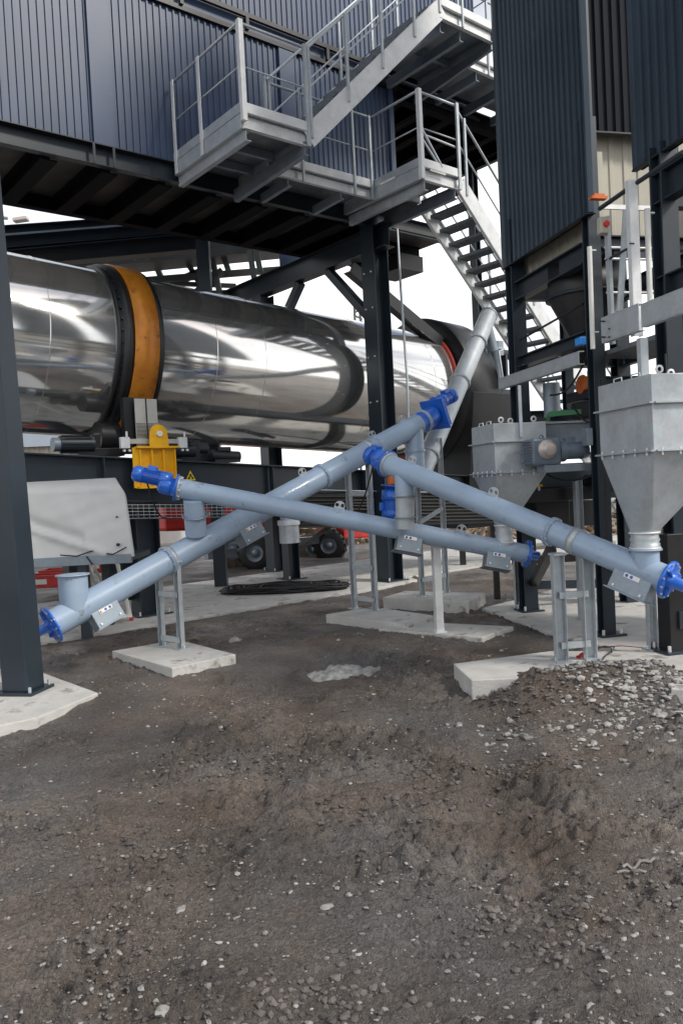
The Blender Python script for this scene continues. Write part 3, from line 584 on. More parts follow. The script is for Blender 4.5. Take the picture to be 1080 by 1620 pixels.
# underbeam tray mesh
ct2=thing('cable_basket','galvanised wire mesh cable basket hung under the drum beam above the grey leg','cable tray',P(-3.5,-.05,1.2))
g=MB(); za=lambda s:1.52-.05*(s+4.2)
for k in range(5):
    z=-.01-.042*k; g.path([P(-4.6,-.05,za(-4.6)+z),P(-2.7,-.05,za(-2.7)+z)],.004,6)
for k in range(6): g.path([P(-4.6,-.05-.04*k,za(-4.6)-.18),P(-2.7,-.05-.04*k,za(-2.7)-.18)],.004,6)
k=0
while k<26:
    s=-4.6+k*.075; g.path([P(s,-.05,za(s)),P(s,-.05,za(s)-.18),P(s,-.25,za(s)-.18)],.004,6); k+=1
g.build('wire_mesh','galv',ct2); MB().beam(P(-4.6,-.045,za(-4.6)-.185),P(-2.7,-.045,za(-2.7)-.185),.012,.014).build('rim','dark',ct2)
MB().beam(P(-4.5,-.2,za(-4.5)-.02),P(-2.7,-.2,za(-2.7)-.02),.14,.05).build('cable','rubber',ct2)
# rollers / motors on the beam
def roller(s,label,rr_=.20):
    z=bz(s)+.005; r=thing('roller_drive',label,'roller drive',P(s,-.4,z),'drum roller drives')
    MB().hexa(P(s,-.5,z+.05),A*.30,B*.16,Z*.05).build('bed','black',r,bevel=.005)
    MB().tube(P(s+.05,-.62,z+.06+rr_),P(s+.32-.1*(rr_<.2),-.62,z+.045+rr_),rr_,32).build('roller','black',r)
    MB().hexa(P(s-.05,-.45,z+.16),A*.05,B*.1,Z*.13).build('bearing_block','black',r,bevel=.02)
    MB().tube(P(s-.52,-.38,z+.15),P(s-.1,-.38,z+.15),.10,20).build('motor','dark',r)
    MB().tube(P(s-.60,-.38,z+.15),P(s-.52,-.38,z+.15),.085,20).build('fan_cover','galvd',r)
    g=MB()
    for k in range(10):
        a=2*PI*k/10; e=B*math.cos(a)+Z*math.sin(a); g.beam(P(s-.5,-.38,z+.15)+e*.105,P(s-.14,-.38,z+.15)+e*.105,.006,.02,e)
    g.build('cooling_fins','black',r)
roller(-4.45,'black roller drive with motor on the beam just left of the yellow bracket')
roller(-3.05,'black roller drive on the beam just right of the yellow bracket',.12)
mt3=thing('beam_motor','small low black motor lying on the beam in front of the bright gap','motor',P(-2.75,-.3,bz(-2.75)))
MB().tube(P(-2.95,-.28,bz(-2.9)+.09),P(-2.5,-.28,bz(-2.5)+.09),.075,20).build('motor','black',mt3); MB().hexa(P(-2.75,-.28,bz(-2.75)+.18),A*.10,B*.06,Z*.03).build('terminal_box','black',mt3,bevel=.006); MB().hexa(P(-2.72,-.28,bz(-2.7)+.02),A*.2,B*.08,Z*.02).build('foot','black',mt3)
# yellow lifting bracket with the ribbed plate
yb=thing('ring_bracket','bright yellow lifting bracket with round eye bolted to the drum beam','bracket',P(-3.84,-.1,1.75))
y0,y1=1.72,2.23; MB().beam(P(-4.09,-.12,y0),P(-4.09,-.12,y1),.02,.12,A).build('rib','yellow',yb); 
MB().hexa(P(-3.82,-.145,(y0+y1)/2),A*.28,B*.01,Z*(y1-y0)/2).build('plate','yellow',yb,bevel=.004)
for s0 in (-4.06,-3.90,-3.74,-3.58): MB().hexa(P(s0,-.11,(y0+y1)/2-.01),A*.009,B*.035,Z*((y1-y0)/2-.02)).build('rib','yellow',yb)
MB().hexa(P(-3.82,-.10,y1),A*.29,B*.05,Z*.012).build('top_flange','yellow',yb); MB().hexa(P(-3.82,-.10,y0),A*.29,B*.05,Z*.012).build('bottom_flange','yellow',yb)
ol=[(-.13,-.02),(-.13,.04)]+[(.12*math.cos(a),.17+.12*math.sin(a)) for a in [PI-PI*j/12 for j in range(13)]]+[(.13,.04),(.13,-.02)]
MB().plate_holes(ol,[[(.04*math.cos(2*PI*j/16),.17+.04*math.sin(2*PI*j/16)) for j in range(16)]],P(-3.80,-.065,y1),A,Z,-.025).build('eye_plate','yellow',yb)
MB().tube(P(-3.80,-.09,y1+.17),P(-3.80,-.03,y1+.17),.038,16).build('pin','alu',yb)
MB().hexa(P(-3.82,-.15,y1+.08),A*.36,B*.012,Z*.03).build('cross_bar','slate',yb)
for s0 in (-4.24,-3.44):
    MB().hexa(P(s0,-.13,y1+.06),A*.06,B*.03,Z*.07).build('clamp','galvw',yb,bevel=.006); MB().tube(P(s0+.02,-.10,y1+.13),P(s0+.02,-.10,y1+.20),.014,8).build('bolt','galvw',yb)
    for q in (-.03,.04): MB().tube(P(s0+q,-.10,y1-.04),P(s0+q,-.07,y1-.04),.016,10).build('bolt','galvw',yb)
rp=thing('ring_guard_plate','pale twin metal guard plate with fine slots standing under the orange ring','guard plate',P(-3.86,-.2,y1+.1))
for s0 in (-3.965,-3.805):
    MB().hexa(P(s0,-.22,y1+.32),A*.073,B*.006,Z*.31).build('plate','slate',rp)
    for j in range(11): MB().hexa(P(s0,-.213,y1+.14+j*.017),A*.066,B*.002,Z*.0035).build('slot','black',rp)
MB().hexa(P(-3.885,-.215,y1+.32),A*.006,B*.016,Z*.31).build('divider','dark',rp)
MB().hexa(P(-4.03,-.33,2.52),A*.13,B*.05,Z*.36).build('backing_block','black',rp)
# ============================================================ SCREW CONVEYORS
def lug(root,p,d,h=.075,w=.10,mt='galv'):
    u=(Z-d*Z.dot(d)).normalized(); ol=[(-w/2,-.02),(-w/2,h*.45)]+[(w/2*math.cos(a),h*.45+h*.6*math.sin(a)) for a in [PI-PI*j/12 for j in range(1,12)]]+[(w/2,h*.45),(w/2,-.02)]
    ho=[[(cx+.018*math.cos(2*PI*j/14),h*.5+.018*math.sin(2*PI*j/14)) for j in range(14)] for cx in (-.027,.027)]
    n_=d.cross(u); MB().plate_holes(ol,ho,p,d,u,.01).build('lifting_lug',mt,root)
def hatch(root,p,d,w=.30,mt='galvd',label=True):
    # inspection hatch hung on the viewer-side lower flank: p on the tube axis, r tube radius handled by caller
    sidev=d.cross(Z).normalized()
    if sidev.y>0: sidev=-sidev
    dn=(-Z+sidev*.25).normalized(); dn=(dn-d*dn.dot(d)).normalized(); fn=d.cross(dn).normalized()
    if fn.y>0: fn=-fn
    return dn,fn
def screw(name,label,p0,p1,D_,joints=(),hatches=(),lugs=(),caps=(True,True),inlet=(),mt='tube',hw=.26):
    r=D_/2; d=(p1-p0).normalized(); L_=(p1-p0).length
    rt=thing(name,label,'screw conveyor',Vector((p0.x,p0.y,p0.z)),'screw conveyors')
    MB().tube(p0,p1,r,64).build('tube',mt,rt)
    for f in joints:
        c=p0+d*L_*f; jf=MB().lathe(c,d,[(-.016,r),(-.016,r+.022),(-.002,r+.022),(-.002,r),(.002,r),(.002,r+.022),(.016,r+.022),(.016,r)],48).build('joint_flange',mt,rt)
        x=d.orthogonal().normalized(); y=d.cross(x)
        for k in range(10):
            a=2*PI*k/10+.2; MB().tube(c-d*.024+(x*math.cos(a)+y*math.sin(a))*(r+.013),c+d*.024+(x*math.cos(a)+y*math.sin(a))*(r+.013),.006,6,sm=False).build('bolt','galvw',jf)
    for f in lugs: lug(rt,p0+d*L_*f+(Z-d*d.z).normalized()*(r-.004),d)
    for f,kind in hatches:
        dn,fn=hatch(rt,None,d); c=p0+d*L_*f+dn*(r+.03)
        h=MB(); h.hexa(c+fn*.0,d*hw/2,dn*.085,fn*(r*.72)); hb=h.build('inspection_hatch','galvd',rt,bevel=.004)
        MB().hexa(c+dn*.088,d*(hw/2+.02),dn*.004,fn*(r*.72+.02)).build('hatch_lid','galvd',hb)
        q=c+fn*(r*.72+.004)-dn*.045; MB().hexa(q,d*.062,dn*.017,fn*.002).build('sticker','white',hb)
        if kind=='w':
            k=q-d*.05+fn*.0035; MB().prism([k-d*.012+dn*.010,k+d*.012+dn*.010,k-dn*.011],fn*.0012).build('warning_mark','orangep',hb); rng=(.0,.042)
        else: rng=(-.04,-.002)
        for o_ in rng: MB().lathe(q+d*o_+fn*.003,fn,[(0,.008),(0,.0115),(.0012,.0115),(.0012,.006)],16).build('warning_mark','labelblue',hb); MB().hexa(q+d*o_+fn*.0036,d*.003,dn*.008,fn*.0007).build('warning_mark','labelblue',hb)
        for a in (-1,1): MB().tube(c+fn*(r*.72)+d*a*hw*.36+dn*.055,c+fn*(r*.72+.012)+d*a*hw*.36+dn*.055,.009,8).build('bolt','galvw',hb)
    return rt,d,L_
def endcap(rt,p,d,r,mt='blue'):
    ef=MB().lathe(p,d,[(-.004,0),(-.004,r+.045),(.014,r+.045),(.014,0)],48).build('end_flange',mt,rt)
    x=d.orthogonal().normalized(); y=d.cross(x)
    for k in range(12):
        a=2*PI*k/12; c=p+(x*math.cos(a)+y*math.sin(a))*(r+.028); MB().tube(c+d*.012,c+d*.026,.008,6,sm=False).build('bolt','galv',ef)
    MB().lathe(p,d,[(.01,.062),(.06,.058),(.06,.045),(.13,.042),(.13,0)],24).build('bearing_housing',mt,rt)
    for k in range(3):
        a=2*PI*k/3+.5; e=x*math.cos(a)+y*math.sin(a); MB().beam(p+d*.014+e*.05,p+d*.014+e*(r+.02),.012,.06,d).build('bearing_rib',mt,rt)
def gearmotor(rt,p,d,r,md=None,ml=.26,mr=.065,mt='blue',drop=.09,cant=0):
    # gearbox on the shaft, helical motor leaving backwards along md from an offset above
    up=(Z-d*d.z).normalized(); md=(md or -d).normalized()
    MB().lathe(p,-d,[(0,0),(0,r+.03),(.018,r+.03),(.018,r*.85),(.05,r*.82),(.05,0)],40).build('mount_flange',mt,rt)
    g=MB(); g.lathe(p-d*.05,-d,[(0,0),(0,r*.80),(.03,r*.86),(.10,r*.80),(.13,r*.55),(.13,0)],28); g.lathe(p-d*.06+up*drop,-d,[(0,0),(0,mr*1.15),(.10,mr*1.2),(.13,mr*.9),(.13,0)],24); gbx=g.build('gearbox',mt,rt)
    g=MB(); x=d.orthogonal().normalized(); y=d.cross(x)
    for k in range(6):
        a=2*PI*k/6; e=x*math.cos(a)+y*math.sin(a); g.beam(p-d*.055+e*r*.72,p-d*.16+e*r*.66,.012,.03,e)
    g.build('gearbox_ribs',mt,gbx)
    m0=p-d*.15+up*drop; m1=m0+md*ml
    mbd=MB().tube(m0,m1,mr,28).build('motor_body',mt,rt)
    x=md.orthogonal().normalized(); y=md.cross(x); g=MB()
    for k in range(26):
        a=2*PI*k/26; e=x*math.cos(a)+y*math.sin(a); g.beam(m0+md*.02+e*(mr+.004),m0+md*(ml-.06)+e*(mr+.004),.004,.014,e)
    g.build('cooling_fins',mt,mbd)
    MB().lathe(m1-md*.07,md,[(0,mr+.002),(0,mr+.014),(.075,mr+.014),(.10,mr*.8),(.10,0)],28).build('fan_cover',mt,mbd)
    tb=m0+md*ml*.42+up*(mr+.015); MB().hexa(tb,md*.045,md.cross(up).normalized()*.04,up*.026).build('terminal_box',mt,mbd,bevel=.008)
def supply(rt,p,q,sag,nm='supply_cable'):
    MB().path([p.lerp(q,i/12)-Z*sag*math.sin(PI*i/12) for i in range(13)],.008,8).build(nm,'rubber',rt)
def spout(rt,p,q,r,flange=True,mt='tube',name='inlet_spout'):
    MB().tube(p,q,r,40).build(name,mt,rt)
    if flange: d=(q-p).normalized(); MB().lathe(q,d,[(-.012,r),(-.012,r+.02),(.0,r+.02),(0,r-.006),(-.05,r-.006)],40).build('spout_flange',mt,rt)
# S2: the long diagonal one
a2=D(82,988,6.74); b2=D(684,658,9.75)
s2,d2,L2=screw('screw_conveyor','longest blue-grey screw conveyor, rising diagonally from lower left to the upper blue gearmotor',a2,b2,.245,joints=(.235,.63,.80,.965),hatches=((.085,'w'),(.41,'w')),lugs=(.585,.80,.90))
endcap(s2,a2,-d2,.122)
p=a2+d2*.22; spout(s2,p+Z*.02,p+Z*.33,.125); 
up2=(Z-d2*d2.z).normalized()
p=D(322,838,7.72); 
p=D(440,790,8.25); spout(s2,a2+d2*(L2*.53),a2+d2*(L2*.53)-Z*.28,.09,False,'tube','outlet_spout'); MB().tube(a2+d2*(L2*.53)-Z*.27,a2+d2*(L2*.53)-Z*.50,.105,36).build('outlet_sleeve','galv',s2); MB().tube(a2+d2*(L2*.53)-Z*.26,a2+d2*(L2*.53)-Z*.31,.118,36).build('hose_clamp','galvw',s2)
# outlet down leg of S2 near its head
p=a2+d2*(L2*.93); MB().tube(p,p-Z*.62,.115,36).build('outlet_spout','tube',s2); MB().tube(p-Z*.28,p-Z*.31,.13,36).build('spout_flange','tube',s2)
# blue head and gearmotor
MB().tube(b2-d2*.28,b2+d2*.02,.124,40).build('head_section','blue',s2)
hx=d2.cross(Z).normalized(); 
MB().hexa(b2+d2*.05,hx*.19,d2*.012,up2*.19).build('head_plate','blue',s2,bevel=.006); MB().hexa(b2+d2*.12,hx*.15,d2*.012,up2*.17).build('head_plate','blue',s2,bevel=.006)
MB().hexa(b2+d2*.085-up2*.02,hx*.10,d2*.03,up2*.12).build('gear_housing','blue',s2,bevel=.01)
gearmotor(s2,b2+d2*.10+up2*.09,-d2,.09,ml=.20,mr=.075,drop=.02)
# S1: the low one from left motor
a1=D(282,772,7.45); b1=D(832,876,7.80)
s1,d1,L1=screw('screw_conveyor','slim lower screw conveyor running gently down from the left blue motor',a1,b1,.185,joints=(),hatches=((.655,'b'),(.915,'b')),lugs=(.445,.80),hw=.24)
endcap(s1,b1,d1,.092); MB().lathe(a1,d1,[(-.01,.0),(-.01,.115),(.012,.115),(.012,.093)],40).build('joint_flange','galv',s1)
for k in range(10):
    x=d1.orthogonal().normalized(); y=d1.cross(x); a=2*PI*k/10; c=a1+(x*math.cos(a)+y*math.sin(a))*.105; MB().tube(c+d1*.01,c+d1*.03,.007,6,sm=False).build('bolt','galvw',s1)
gearmotor(s1,a1-d1*.01,d1,.10,md=(-d1+Vector((0,0,.02))),ml=.25,mr=.062,drop=.055)
supply(s1,a1-d1*.30+Z*.02,a1-d1*.25+Vector((-.05,.75,-.35)),.12)
# chute S1 -> S2
p=D(306,790,7.46)
sp=lambda root,p,q,r,mt:MB().tube(p,q,r,40).build('outlet_spout',mt,root)
q=Vector((p.x-.015,p.y+.12,1.22)); pm=p.lerp(q,.5)
sp(s1,p,pm,.097,'tube'); MB().tube(pm,q,.102,40).build('outlet_sleeve','tube',s1); MB().lathe(pm,(q-p),[(-.02,.10),(-.02,.125),(-.01,.125),(-.01,.10)],40).build('spout_flange','galvd',s1)
# S3: upper right one
a3=D(615,735,7.60); b3=D(1056,917,5.62)
s3,d3,L3=screw('screw_conveyor','blue-grey screw conveyor falling right towards the large blue end disc',a3,b3,.197,joints=(.655,),hatches=((.925,'b'),),lugs=(.10,.435),hw=.30)
endcap(s3,b3,d3,.098); MB().lathe(a3,d3,[(-.01,.0),(-.01,.12),(.012,.12),(.012,.098)],40).build('joint_flange','galv',s3)
gearmotor(s3,a3-d3*.01,d3,.105,md=(-d3+Vector((-.1,.2,.0))),ml=.12,mr=.075,drop=.02)
c=b3-d3*.17; spout(s3,c,Vector((c.x,c.y,1.04)),.098)
supply(s3,a3-d3*.2,a3+Vector((-.35,1.6,-.55)),.10)
# chute S3 -> S1
p=a3+d3*.20; q=Vector((p.x-.01,p.y+.03,1.18)); sp(s3,p,p-Z*.22,.092,'tube'); MB().tube(p-Z*.20,q,.090,40).build('outlet_sleeve','galv',s3)
for zz in (.24,.44): MB().lathe(p-Z*zz,Z,[(-.008,.09),(-.008,.115),(.004,.115),(.004,.09)],40).build('spout_flange','galvd',s3)
# S4: steep one
a4=D(664,752,9.60); b4=D(772,500,12.0)
s4,d4,L4=screw('screw_conveyor','steep silvery screw conveyor climbing beside the drum end towards the tower stair',a4,b4,.255,joints=(.10,.53,.80),lugs=(),mt='galv')
MB().tube(b4,b4+d4*.04,.135,36).build('end_cap','galvd',s4); MB().tube(b4-d4*.2,b4-d4*.2-Z*.40+A*.14,.09,28).build('outlet_spout','galvd',s4)
gearmotor(s4,D(622,768,9.0),Vector((.15,0,1)),.11,md=Vector((-.05,0,-1)),ml=.20,mr=.105,drop=.0)
MB().tube(D(621,766,9.0),D(620,752,9.0),.06,20).build('shaft_cover','orangep',s4)
MB().beam(D(640,778,9.5),a4+d4*.25,.1,.14,Z).build('motor_bracket','galvd',s4)
# supports -----------------------------------------------------
def support(label,tops,bases,w=.055,ties=(.25,.8),zb=.15,mt='galv',cprof=True,sad=None):
    r=thing('conveyor_support',label,'support stand',bases[0],'galvanised conveyor supports')
    for p,q in zip(bases,tops):
        g=MB(); dv=(bases[1]-bases[0]) if len(bases)>1 else T2
        g_up=Vector((dv.x,dv.y,0)).normalized()
        if cprof: g.cbeam(p,q,w*.8,w*1.25,1,.006,.006,g_up)
        else: g.beam(p,q,w,w,g_up)
        g.build('post',mt,r,bevel=.002)
        sd=g_up.cross(Z); MB().hexa(p+Z*.006,g_up*.06,sd*.06,Z*.006).build('foot_plate',mt,r)
        for a in (-1,1): MB().tube(p+g_up*a*.045+Z*.01,p+g_up*a*.045+Z*.04,.008,6,sm=False).build('bolt','galvw',r)
    if len(bases)>1:
        for f in ties:
            a=bases[0].lerp(tops[0],f); b_=bases[1].lerp(tops[1],f); MB().cbeam(a,b_,.03,.05,1,.005,.005).build('crossbar',mt,r)
    if sad:
        c,d,rr=sad
        x=d.cross(Z).normalized(); y=x.cross(d); MB().lathe(c,d,[(-.03,rr+.001),(-.03,rr+.009),(.03,rr+.009),(.03,rr+.001)],40).build('strap',mt,r)
        for t_ in tops: MB().hexa(t_+Z*.005,T2*.05,T1*.05,Z*.008).build('saddle_plate',mt,r)
    return r
def top_on(base,p0,d,r,off=.0):  # height where a vertical post under the tube meets it
    f=((base-p0).x*d.x+(base-p0).y*d.y)/(d.x**2+d.y**2); return (p0+d*f)
def two(label,u1,v1,u2,v2,zb,p0,d,r,mt='galv',w=.055,ties=(.07,.42,.8),lift=-.02):
    b1_=G(u1,v1,zb); b2_=G(u2,v2,zb); c1=top_on(b1_,p0,d,r); c2=top_on(b2_,p0,d,r); zt=(c1.z+c2.z)/2+lift
    return support(label,[Vector((b1_.x,b1_.y,zt)),Vector((b2_.x,b2_.y,zt))],[b1_,b2_],w,ties,mt=mt,sad=((c1+c2)/2,d,r))
two('pair of short galvanised posts on the square pad below the longest conveyor',257,1022,287,1027,.15,a2,d2,.122,ties=(.10,.62))
two('tallest pair of galvanised ladder-like posts left of the central steel column',561,963,594,967,.15,a2,d2,.122,ties=(.07,.27,.74,.94),lift=.0)
two('slender rear pair of galvanised posts on the raised pad behind the middle post',668,943,706,940,.20,a4,d4,.127,ties=(.12,.55),w=.05,lift=-.6) if False else None
b1_=G(668,943,.2); b2_=G(706,939,.2)
support('slender rear pair of galvanised posts on the raised pad behind the middle post',[Vector((b1_.x,b1_.y,1.85)),Vector((b2_.x,b2_.y,2.15))],[b1_,b2_],.05,(.12,.55))
b1_=G(695,1000,.11); c1=top_on(b1_,a1,d1,.092)
r=support('single round-topped galvanised post on the flush pad carrying the slim lower conveyor',[Vector((b1_.x,b1_.y,c1.z-.085))],[b1_],.075,mt='galvw',cprof=False)
MB().hexa(Vector((b1_.x,b1_.y,c1.z-.088)),d1*.085,Vector((-d1.y,d1.x,0)).normalized()*.06,Z*.014).build('saddle_plate','galvw',r)
two('nearest pair of sturdy galvanised channel posts on the right slab',888,1047,934,1043,.16,a3,d3,.098,w=.075,ties=(.15,.62),lift=-.09)
b1_=G(1032,1028,.16); 
support('short galvanised post under the right conveyor beside the large blue disc',[Vector((b1_.x,b1_.y,.62))],[b1_],.06)
b1_=G(820,962,.09)
support('thin galvanised post under the far end of the slim lower conveyor',[Vector((b1_.x,b1_.y,.80))],[b1_],.06)
# ============================================================ HOPPERS
def hopper(label,c,w,zt,z1,z2,zc,oc,orr,zo,mtop='galvd'):
    r=thing('feed_hopper',label,'hopper',Vector((c.x,c.y,zo)),'galvanised feed hoppers'); h=w/2
    MB().hexa(Vector((c.x,c.y,(zt+z2)/2)),T1*h,T2*h,Z*(zt-z2)/2).build('box','galvd' if False else 'galv',r,bevel=.004)
    for z in (z1,z2):
        g=MB(); e=h+.022
        for ax_,ay_ in ((T1,T2),(T2,T1)):
            for s_ in (-1,1): g.hexa(Vector((c.x,c.y,z))+ay_*s_*(h+.016),ax_*(e if ax_ is T1 else h-.006),ay_*.018,Z*.006)
        g.build('rim_flange','galv',r)
    for k in range(-2,3):
        for e_,f_ in ((-T1,T2),(-T2,T1)): MB().tube(Vector((c.x,c.y,z2-.03))+e_*(h+.018)+f_*k*h*.42,Vector((c.x,c.y,z2+.022))+e_*(h+.018)+f_*k*h*.42,.007,6,sm=False).build('bolt','galvw',r)
    cs=[Vector((c.x,c.y,z2-.008))+T1*x_*h+T2*y_*h for x_,y_ in ((1,1),(-1,1),(-1,-1),(1,-1))]; m_=8; g=MB()
    rim=lambda a: Vector((oc.x,oc.y,zc))+(T1*math.cos(a)+T2*math.sin(a))*orr
    for k in range(4):
        a0=PI/2*k; g.add([cs[k]]+[rim(a0+PI/2*j/m_) for j in range(m_+1)],[(0,j+1,j+2) for j in range(m_)],True)
        a1_=a0+PI/2; g.add([cs[k],cs[(k+1)%4],rim(a1_)],[(0,1,2)])
    g.build('cone','galv',r)
    MB().lathe(Vector((oc.x,oc.y,zo)),Z,[(0,orr+.004),((zc-zo)*.35,orr+.004),((zc-zo)*.4,orr-.004),((zc-zo)*.55,orr+.006),((zc-zo)*.7,orr-.004),((zc-zo),orr+.001)],36).build('outlet_sleeve','galv',r)
    for f in (.12,.92): MB().lathe(Vector((oc.x,oc.y,zo+(zc-zo)*f)),Z,[(-.006,orr),(-.006,orr+.01),(.006,orr+.01),(.006,orr)],36).build('hose_clamp','galvw',r)
    for s_ in (-.12,.12):
        q=Vector((c.x,c.y,zt))-T2*(h-.03)+T1*s_*w*1.4; MB().path([q-T1*.05,q-T1*.05+Z*.03,q+T1*.05+Z*.03,q+T1*.05],.005,8).build('handle','galvw',r)
    for a,b_ in ((-1,-1),(1,-1),(0,-.3)):
        q=Vector((c.x,c.y,zt))+T1*b_*(h-.05)+T2*a*(h-.1); MB().lathe(q+Z*.035-T1*.004,T1,[(0,.016),(0,.03),(.008,.03),(.008,.016)],20).build('lifting_eye','galvw',r)
    return r
h1c=Vector((1.68,7.82,0)); o1=a1+d1*(L1*.935); hp1=hopper('smaller galvanised hopper in the middle with a grey side motor',h1c,.54,2.13,1.955,1.66,1.16,Vector((o1.x,o1.y,0)),.085,.95)
h2c=Vector((2.375,5.74,0)); o2=b3-d3*.17; hp2=hopper('larger galvanised hopper at the right edge feeding the conveyor with the blue disc',h2c,.66,2.26,2.065,1.74,1.17,Vector((o2.x,o2.y,0)),.10,1.03)
MB().beam(h1c-T1*.20-T2*.0+Z*1.98,h1c-T1*.275+Z*2.62-Z*0,.03,.03).build('vent_post','galvw',hp1) if False else MB().beam(h1c-T1*.29+Z*1.99,h1c-T1*.29+Z*2.48,.028,.028).build('vent_post','galv',hp1)
# side motor on hopper 1
mo=thing('side_motor','grey-blue ribbed motor with pale round cap on the smaller hopper','motor',D(862,716,7.4))
c=D(857,715,7.42); 
MB().hexa(c,T2*.15,T1*.10,Z*.125).build('gear_housing','blued',mo,bevel=.025); 
MB().lathe(c-T1*.10+Z*.02,-T1,[(0,.09),(.03,.088),(.03,.068),(.07,.064),(.08,.05),(.08,0)],32).build('shaft_cap','copper',mo)
g=MB()
for k in range(9): g.hexa(c-T2*.15-T2*.008+Z*(-.10+.025*k),T2*.015,T1*.09,Z*.004)
g.build('cooling_fins','blued',mo)
MB().tube(c+T2*.15,c+T2*.22,.10,24).build('adaptor','blued',mo); MB().tube(c+T2*.22,c+T2*.40,.08,24).build('motor_body','blued',mo); MB().tube(c+T2*.40,c+T2*.46,.085,24,.07).build('fan_cover','blued',mo)
MB().hexa(c+T2*.28+Z*.1,T2*.05,T1*.04,Z*.03).build('terminal_box','blued',mo,bevel=.006); MB().lathe(c+Z*.14,T1,[(0,.012),(0,.024),(.008,.024),(.008,.012)],16).build('lifting_eye','blued',mo)
MB().hexa(c+T2*.22-Z*.16,T2*.24,T1*.08,Z*.035).build('mount','galvd',mo,bevel=.004)
MB().hexa(c+T1*.16,T2*.09,T1*.06,Z*.09).build('drive_neck','galvd',mo)
# trough conveyor behind hopper 1
tr=thing('trough_conveyor','blue-grey box trough running right from the smaller hopper into the tower','trough',Q(.6,-.2,1.9))
MB().hexa(h1c+T2*.72+Z*2.02+T1*.10,T2*.44,T1*.14,Z*.10).build('trough','galvd',tr,bevel=.004); MB().hexa(h1c+T2*.72+Z*2.135+T1*.10,T2*.45,T1*.16,Z*.01).build('lid','galv',tr)
# ============================================================ TOWER
tw=thing('silo_tower','tall dark blue ribbed tower on steel columns filling the upper right','tower',Q(0,0,0))
ZC=3.97
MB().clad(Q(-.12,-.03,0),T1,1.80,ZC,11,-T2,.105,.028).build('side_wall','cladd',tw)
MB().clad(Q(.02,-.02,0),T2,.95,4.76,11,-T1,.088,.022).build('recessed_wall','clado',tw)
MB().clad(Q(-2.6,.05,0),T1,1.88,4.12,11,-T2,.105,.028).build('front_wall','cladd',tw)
MB().beam(Q(-.12,-.05,ZC),Q(-.12,-.05,11),.05,.05).build('corner_trim','cladd',tw); MB().beam(Q(1.68,-.05,ZC),Q(1.68,-.05,11),.06,.06).build('corner_trim','cladd',tw)
MB().beam(Q(-.72,.03,4.12),Q(-.72,.03,11),.05,.05).build('corner_trim','cladd',tw)
MB().beam(Q(-.13,-.06,ZC-.006),Q(1.7,-.06,ZC-.006),.05,.012).build('drip_flashing','black',tw); MB().beam(Q(-2.6,.02,4.115),Q(-.7,.02,4.115),.05,.014).build('drip_flashing','black',tw)
MB().beam(Q(0,.0,4.75),Q(0,.95,4.75),.05,.014).build('drip_flashing','black',tw)
MB().hexa(Q(1.66,1.2,7.5),T1*.01,T2*1.2,Z*3.4).build('back_wall','cladd',tw); MB().hexa(Q(.8,1.9,7.8),T1*.8,T2*.01,Z*3.2).build('inner_wall','cladd',tw)
MB().clad(Q(.05,.16,0),T1,1.6,3.76,4.6,-T2,.16,.02).build('inner_panel','beige',tw)
MB().clad(Q(.14,.04,0),T2,1.4,3.86,5.2,-T1,.15,.012).build('inner_panel','beige',tw)
MB().beam(Q(.13,.10,4.72),Q(.13,.55,4.2),.05,.06,T1).build('diagonal_trim','black',tw) if False else None
def tcol(i,k,z0,z1,w=.155): 
    base=Q(i,k,z0); return hcol(tw,base,z1,w,w,T2,T1)
tcol(0,0.02,.09,ZC+.9,.12); base_plate(tw,Q(0,.02,.09),.26,ax=T1,ay=T2)
tcol(1.60,.02,.09,ZC+.5,.16); base_plate(tw,Q(1.6,.02,.09),.26,ax=T1,ay=T2)
tcol(-1.02,.06,.16,4.2,.15); base_plate(tw,Q(-1.02,.06,.16),.24,ax=T1,ay=T2)
tcol(0,1.3,.09,ZC+.5,.16); tcol(1.6,1.3,.09,ZC+.5,.16); tcol(-1.02,1.3,.16,4.2,.15); tcol(1.6,.62,2.2,3.7,.10)
def tb(i0,k0,i1,k1,z,h,w=.10,name='beam',mt='dark'): return MB().ibeam(Q(i0,k0,z-h/2),Q(i1,k1,z-h/2),w,h,.012,.008).build(name,mt,tw)
tb(.09,0.02,1.51,.02,3.77,.20,.12); tb(.09,.02,1.51,.02,2.95,.12,.12)
tb(0,.10,0,1.2,3.80,.12); tb(1.6,.10,1.6,1.2,3.77,.18); tb(1.6,.10,1.6,1.2,2.95,.12); tb(.09,1.3,1.51,1.3,3.77,.2); tb(.09,1.3,1.51,1.3,2.95,.12)
tb(-.94,.06,-2.6,.06,3.98,.24,.12); tb(-.94,.06,-2.6,.06,3.16,.18,.12); tb(-1.02,.14,-1.02,1.22,3.9,.2); tb(-1.02,.14,-1.02,1.22,3.1,.14)
tb(-.94,1.3,-.09,1.3,3.9,.2); tb(0,.10,0,1.2,2.5,.14); tb(1.6,.1,1.6,1.2,2.35,.12); tb(.09,1.3,1.5,1.3,1.75,.14); tb(.02,.10,.02,1.22,1.55,.12); tb(1.5,.6,.1,.6,1.6,.16)
tb(1.6,.1,1.6,1.2,1.5,.1); tb(.09,.3,1.5,.3,2.28,.10)
for (i0,k0,z0,i1,k1,z1,m_) in ((.1,.02,3.2,1.45,.02,3.42,'black'),):
    MB().path([Q(i0,k0-.05,z0),Q(i1,k1-.05,z1-.3)],.012).build('tie_rod',m_,tw)
for (u,v,y,w_,h_,m_) in ((890,752,8.7,.62,.13,'dark'),(880,782,8.5,.66,.07,'black'),(900,812,9.6,.50,.16,'black'),(868,800,8.9,.20,.35,'black')):
    MB().hexa(D(u,v,y),T2*w_,T1*.10,Z*h_).build('machine_casing',m_,tw,bevel=.01)
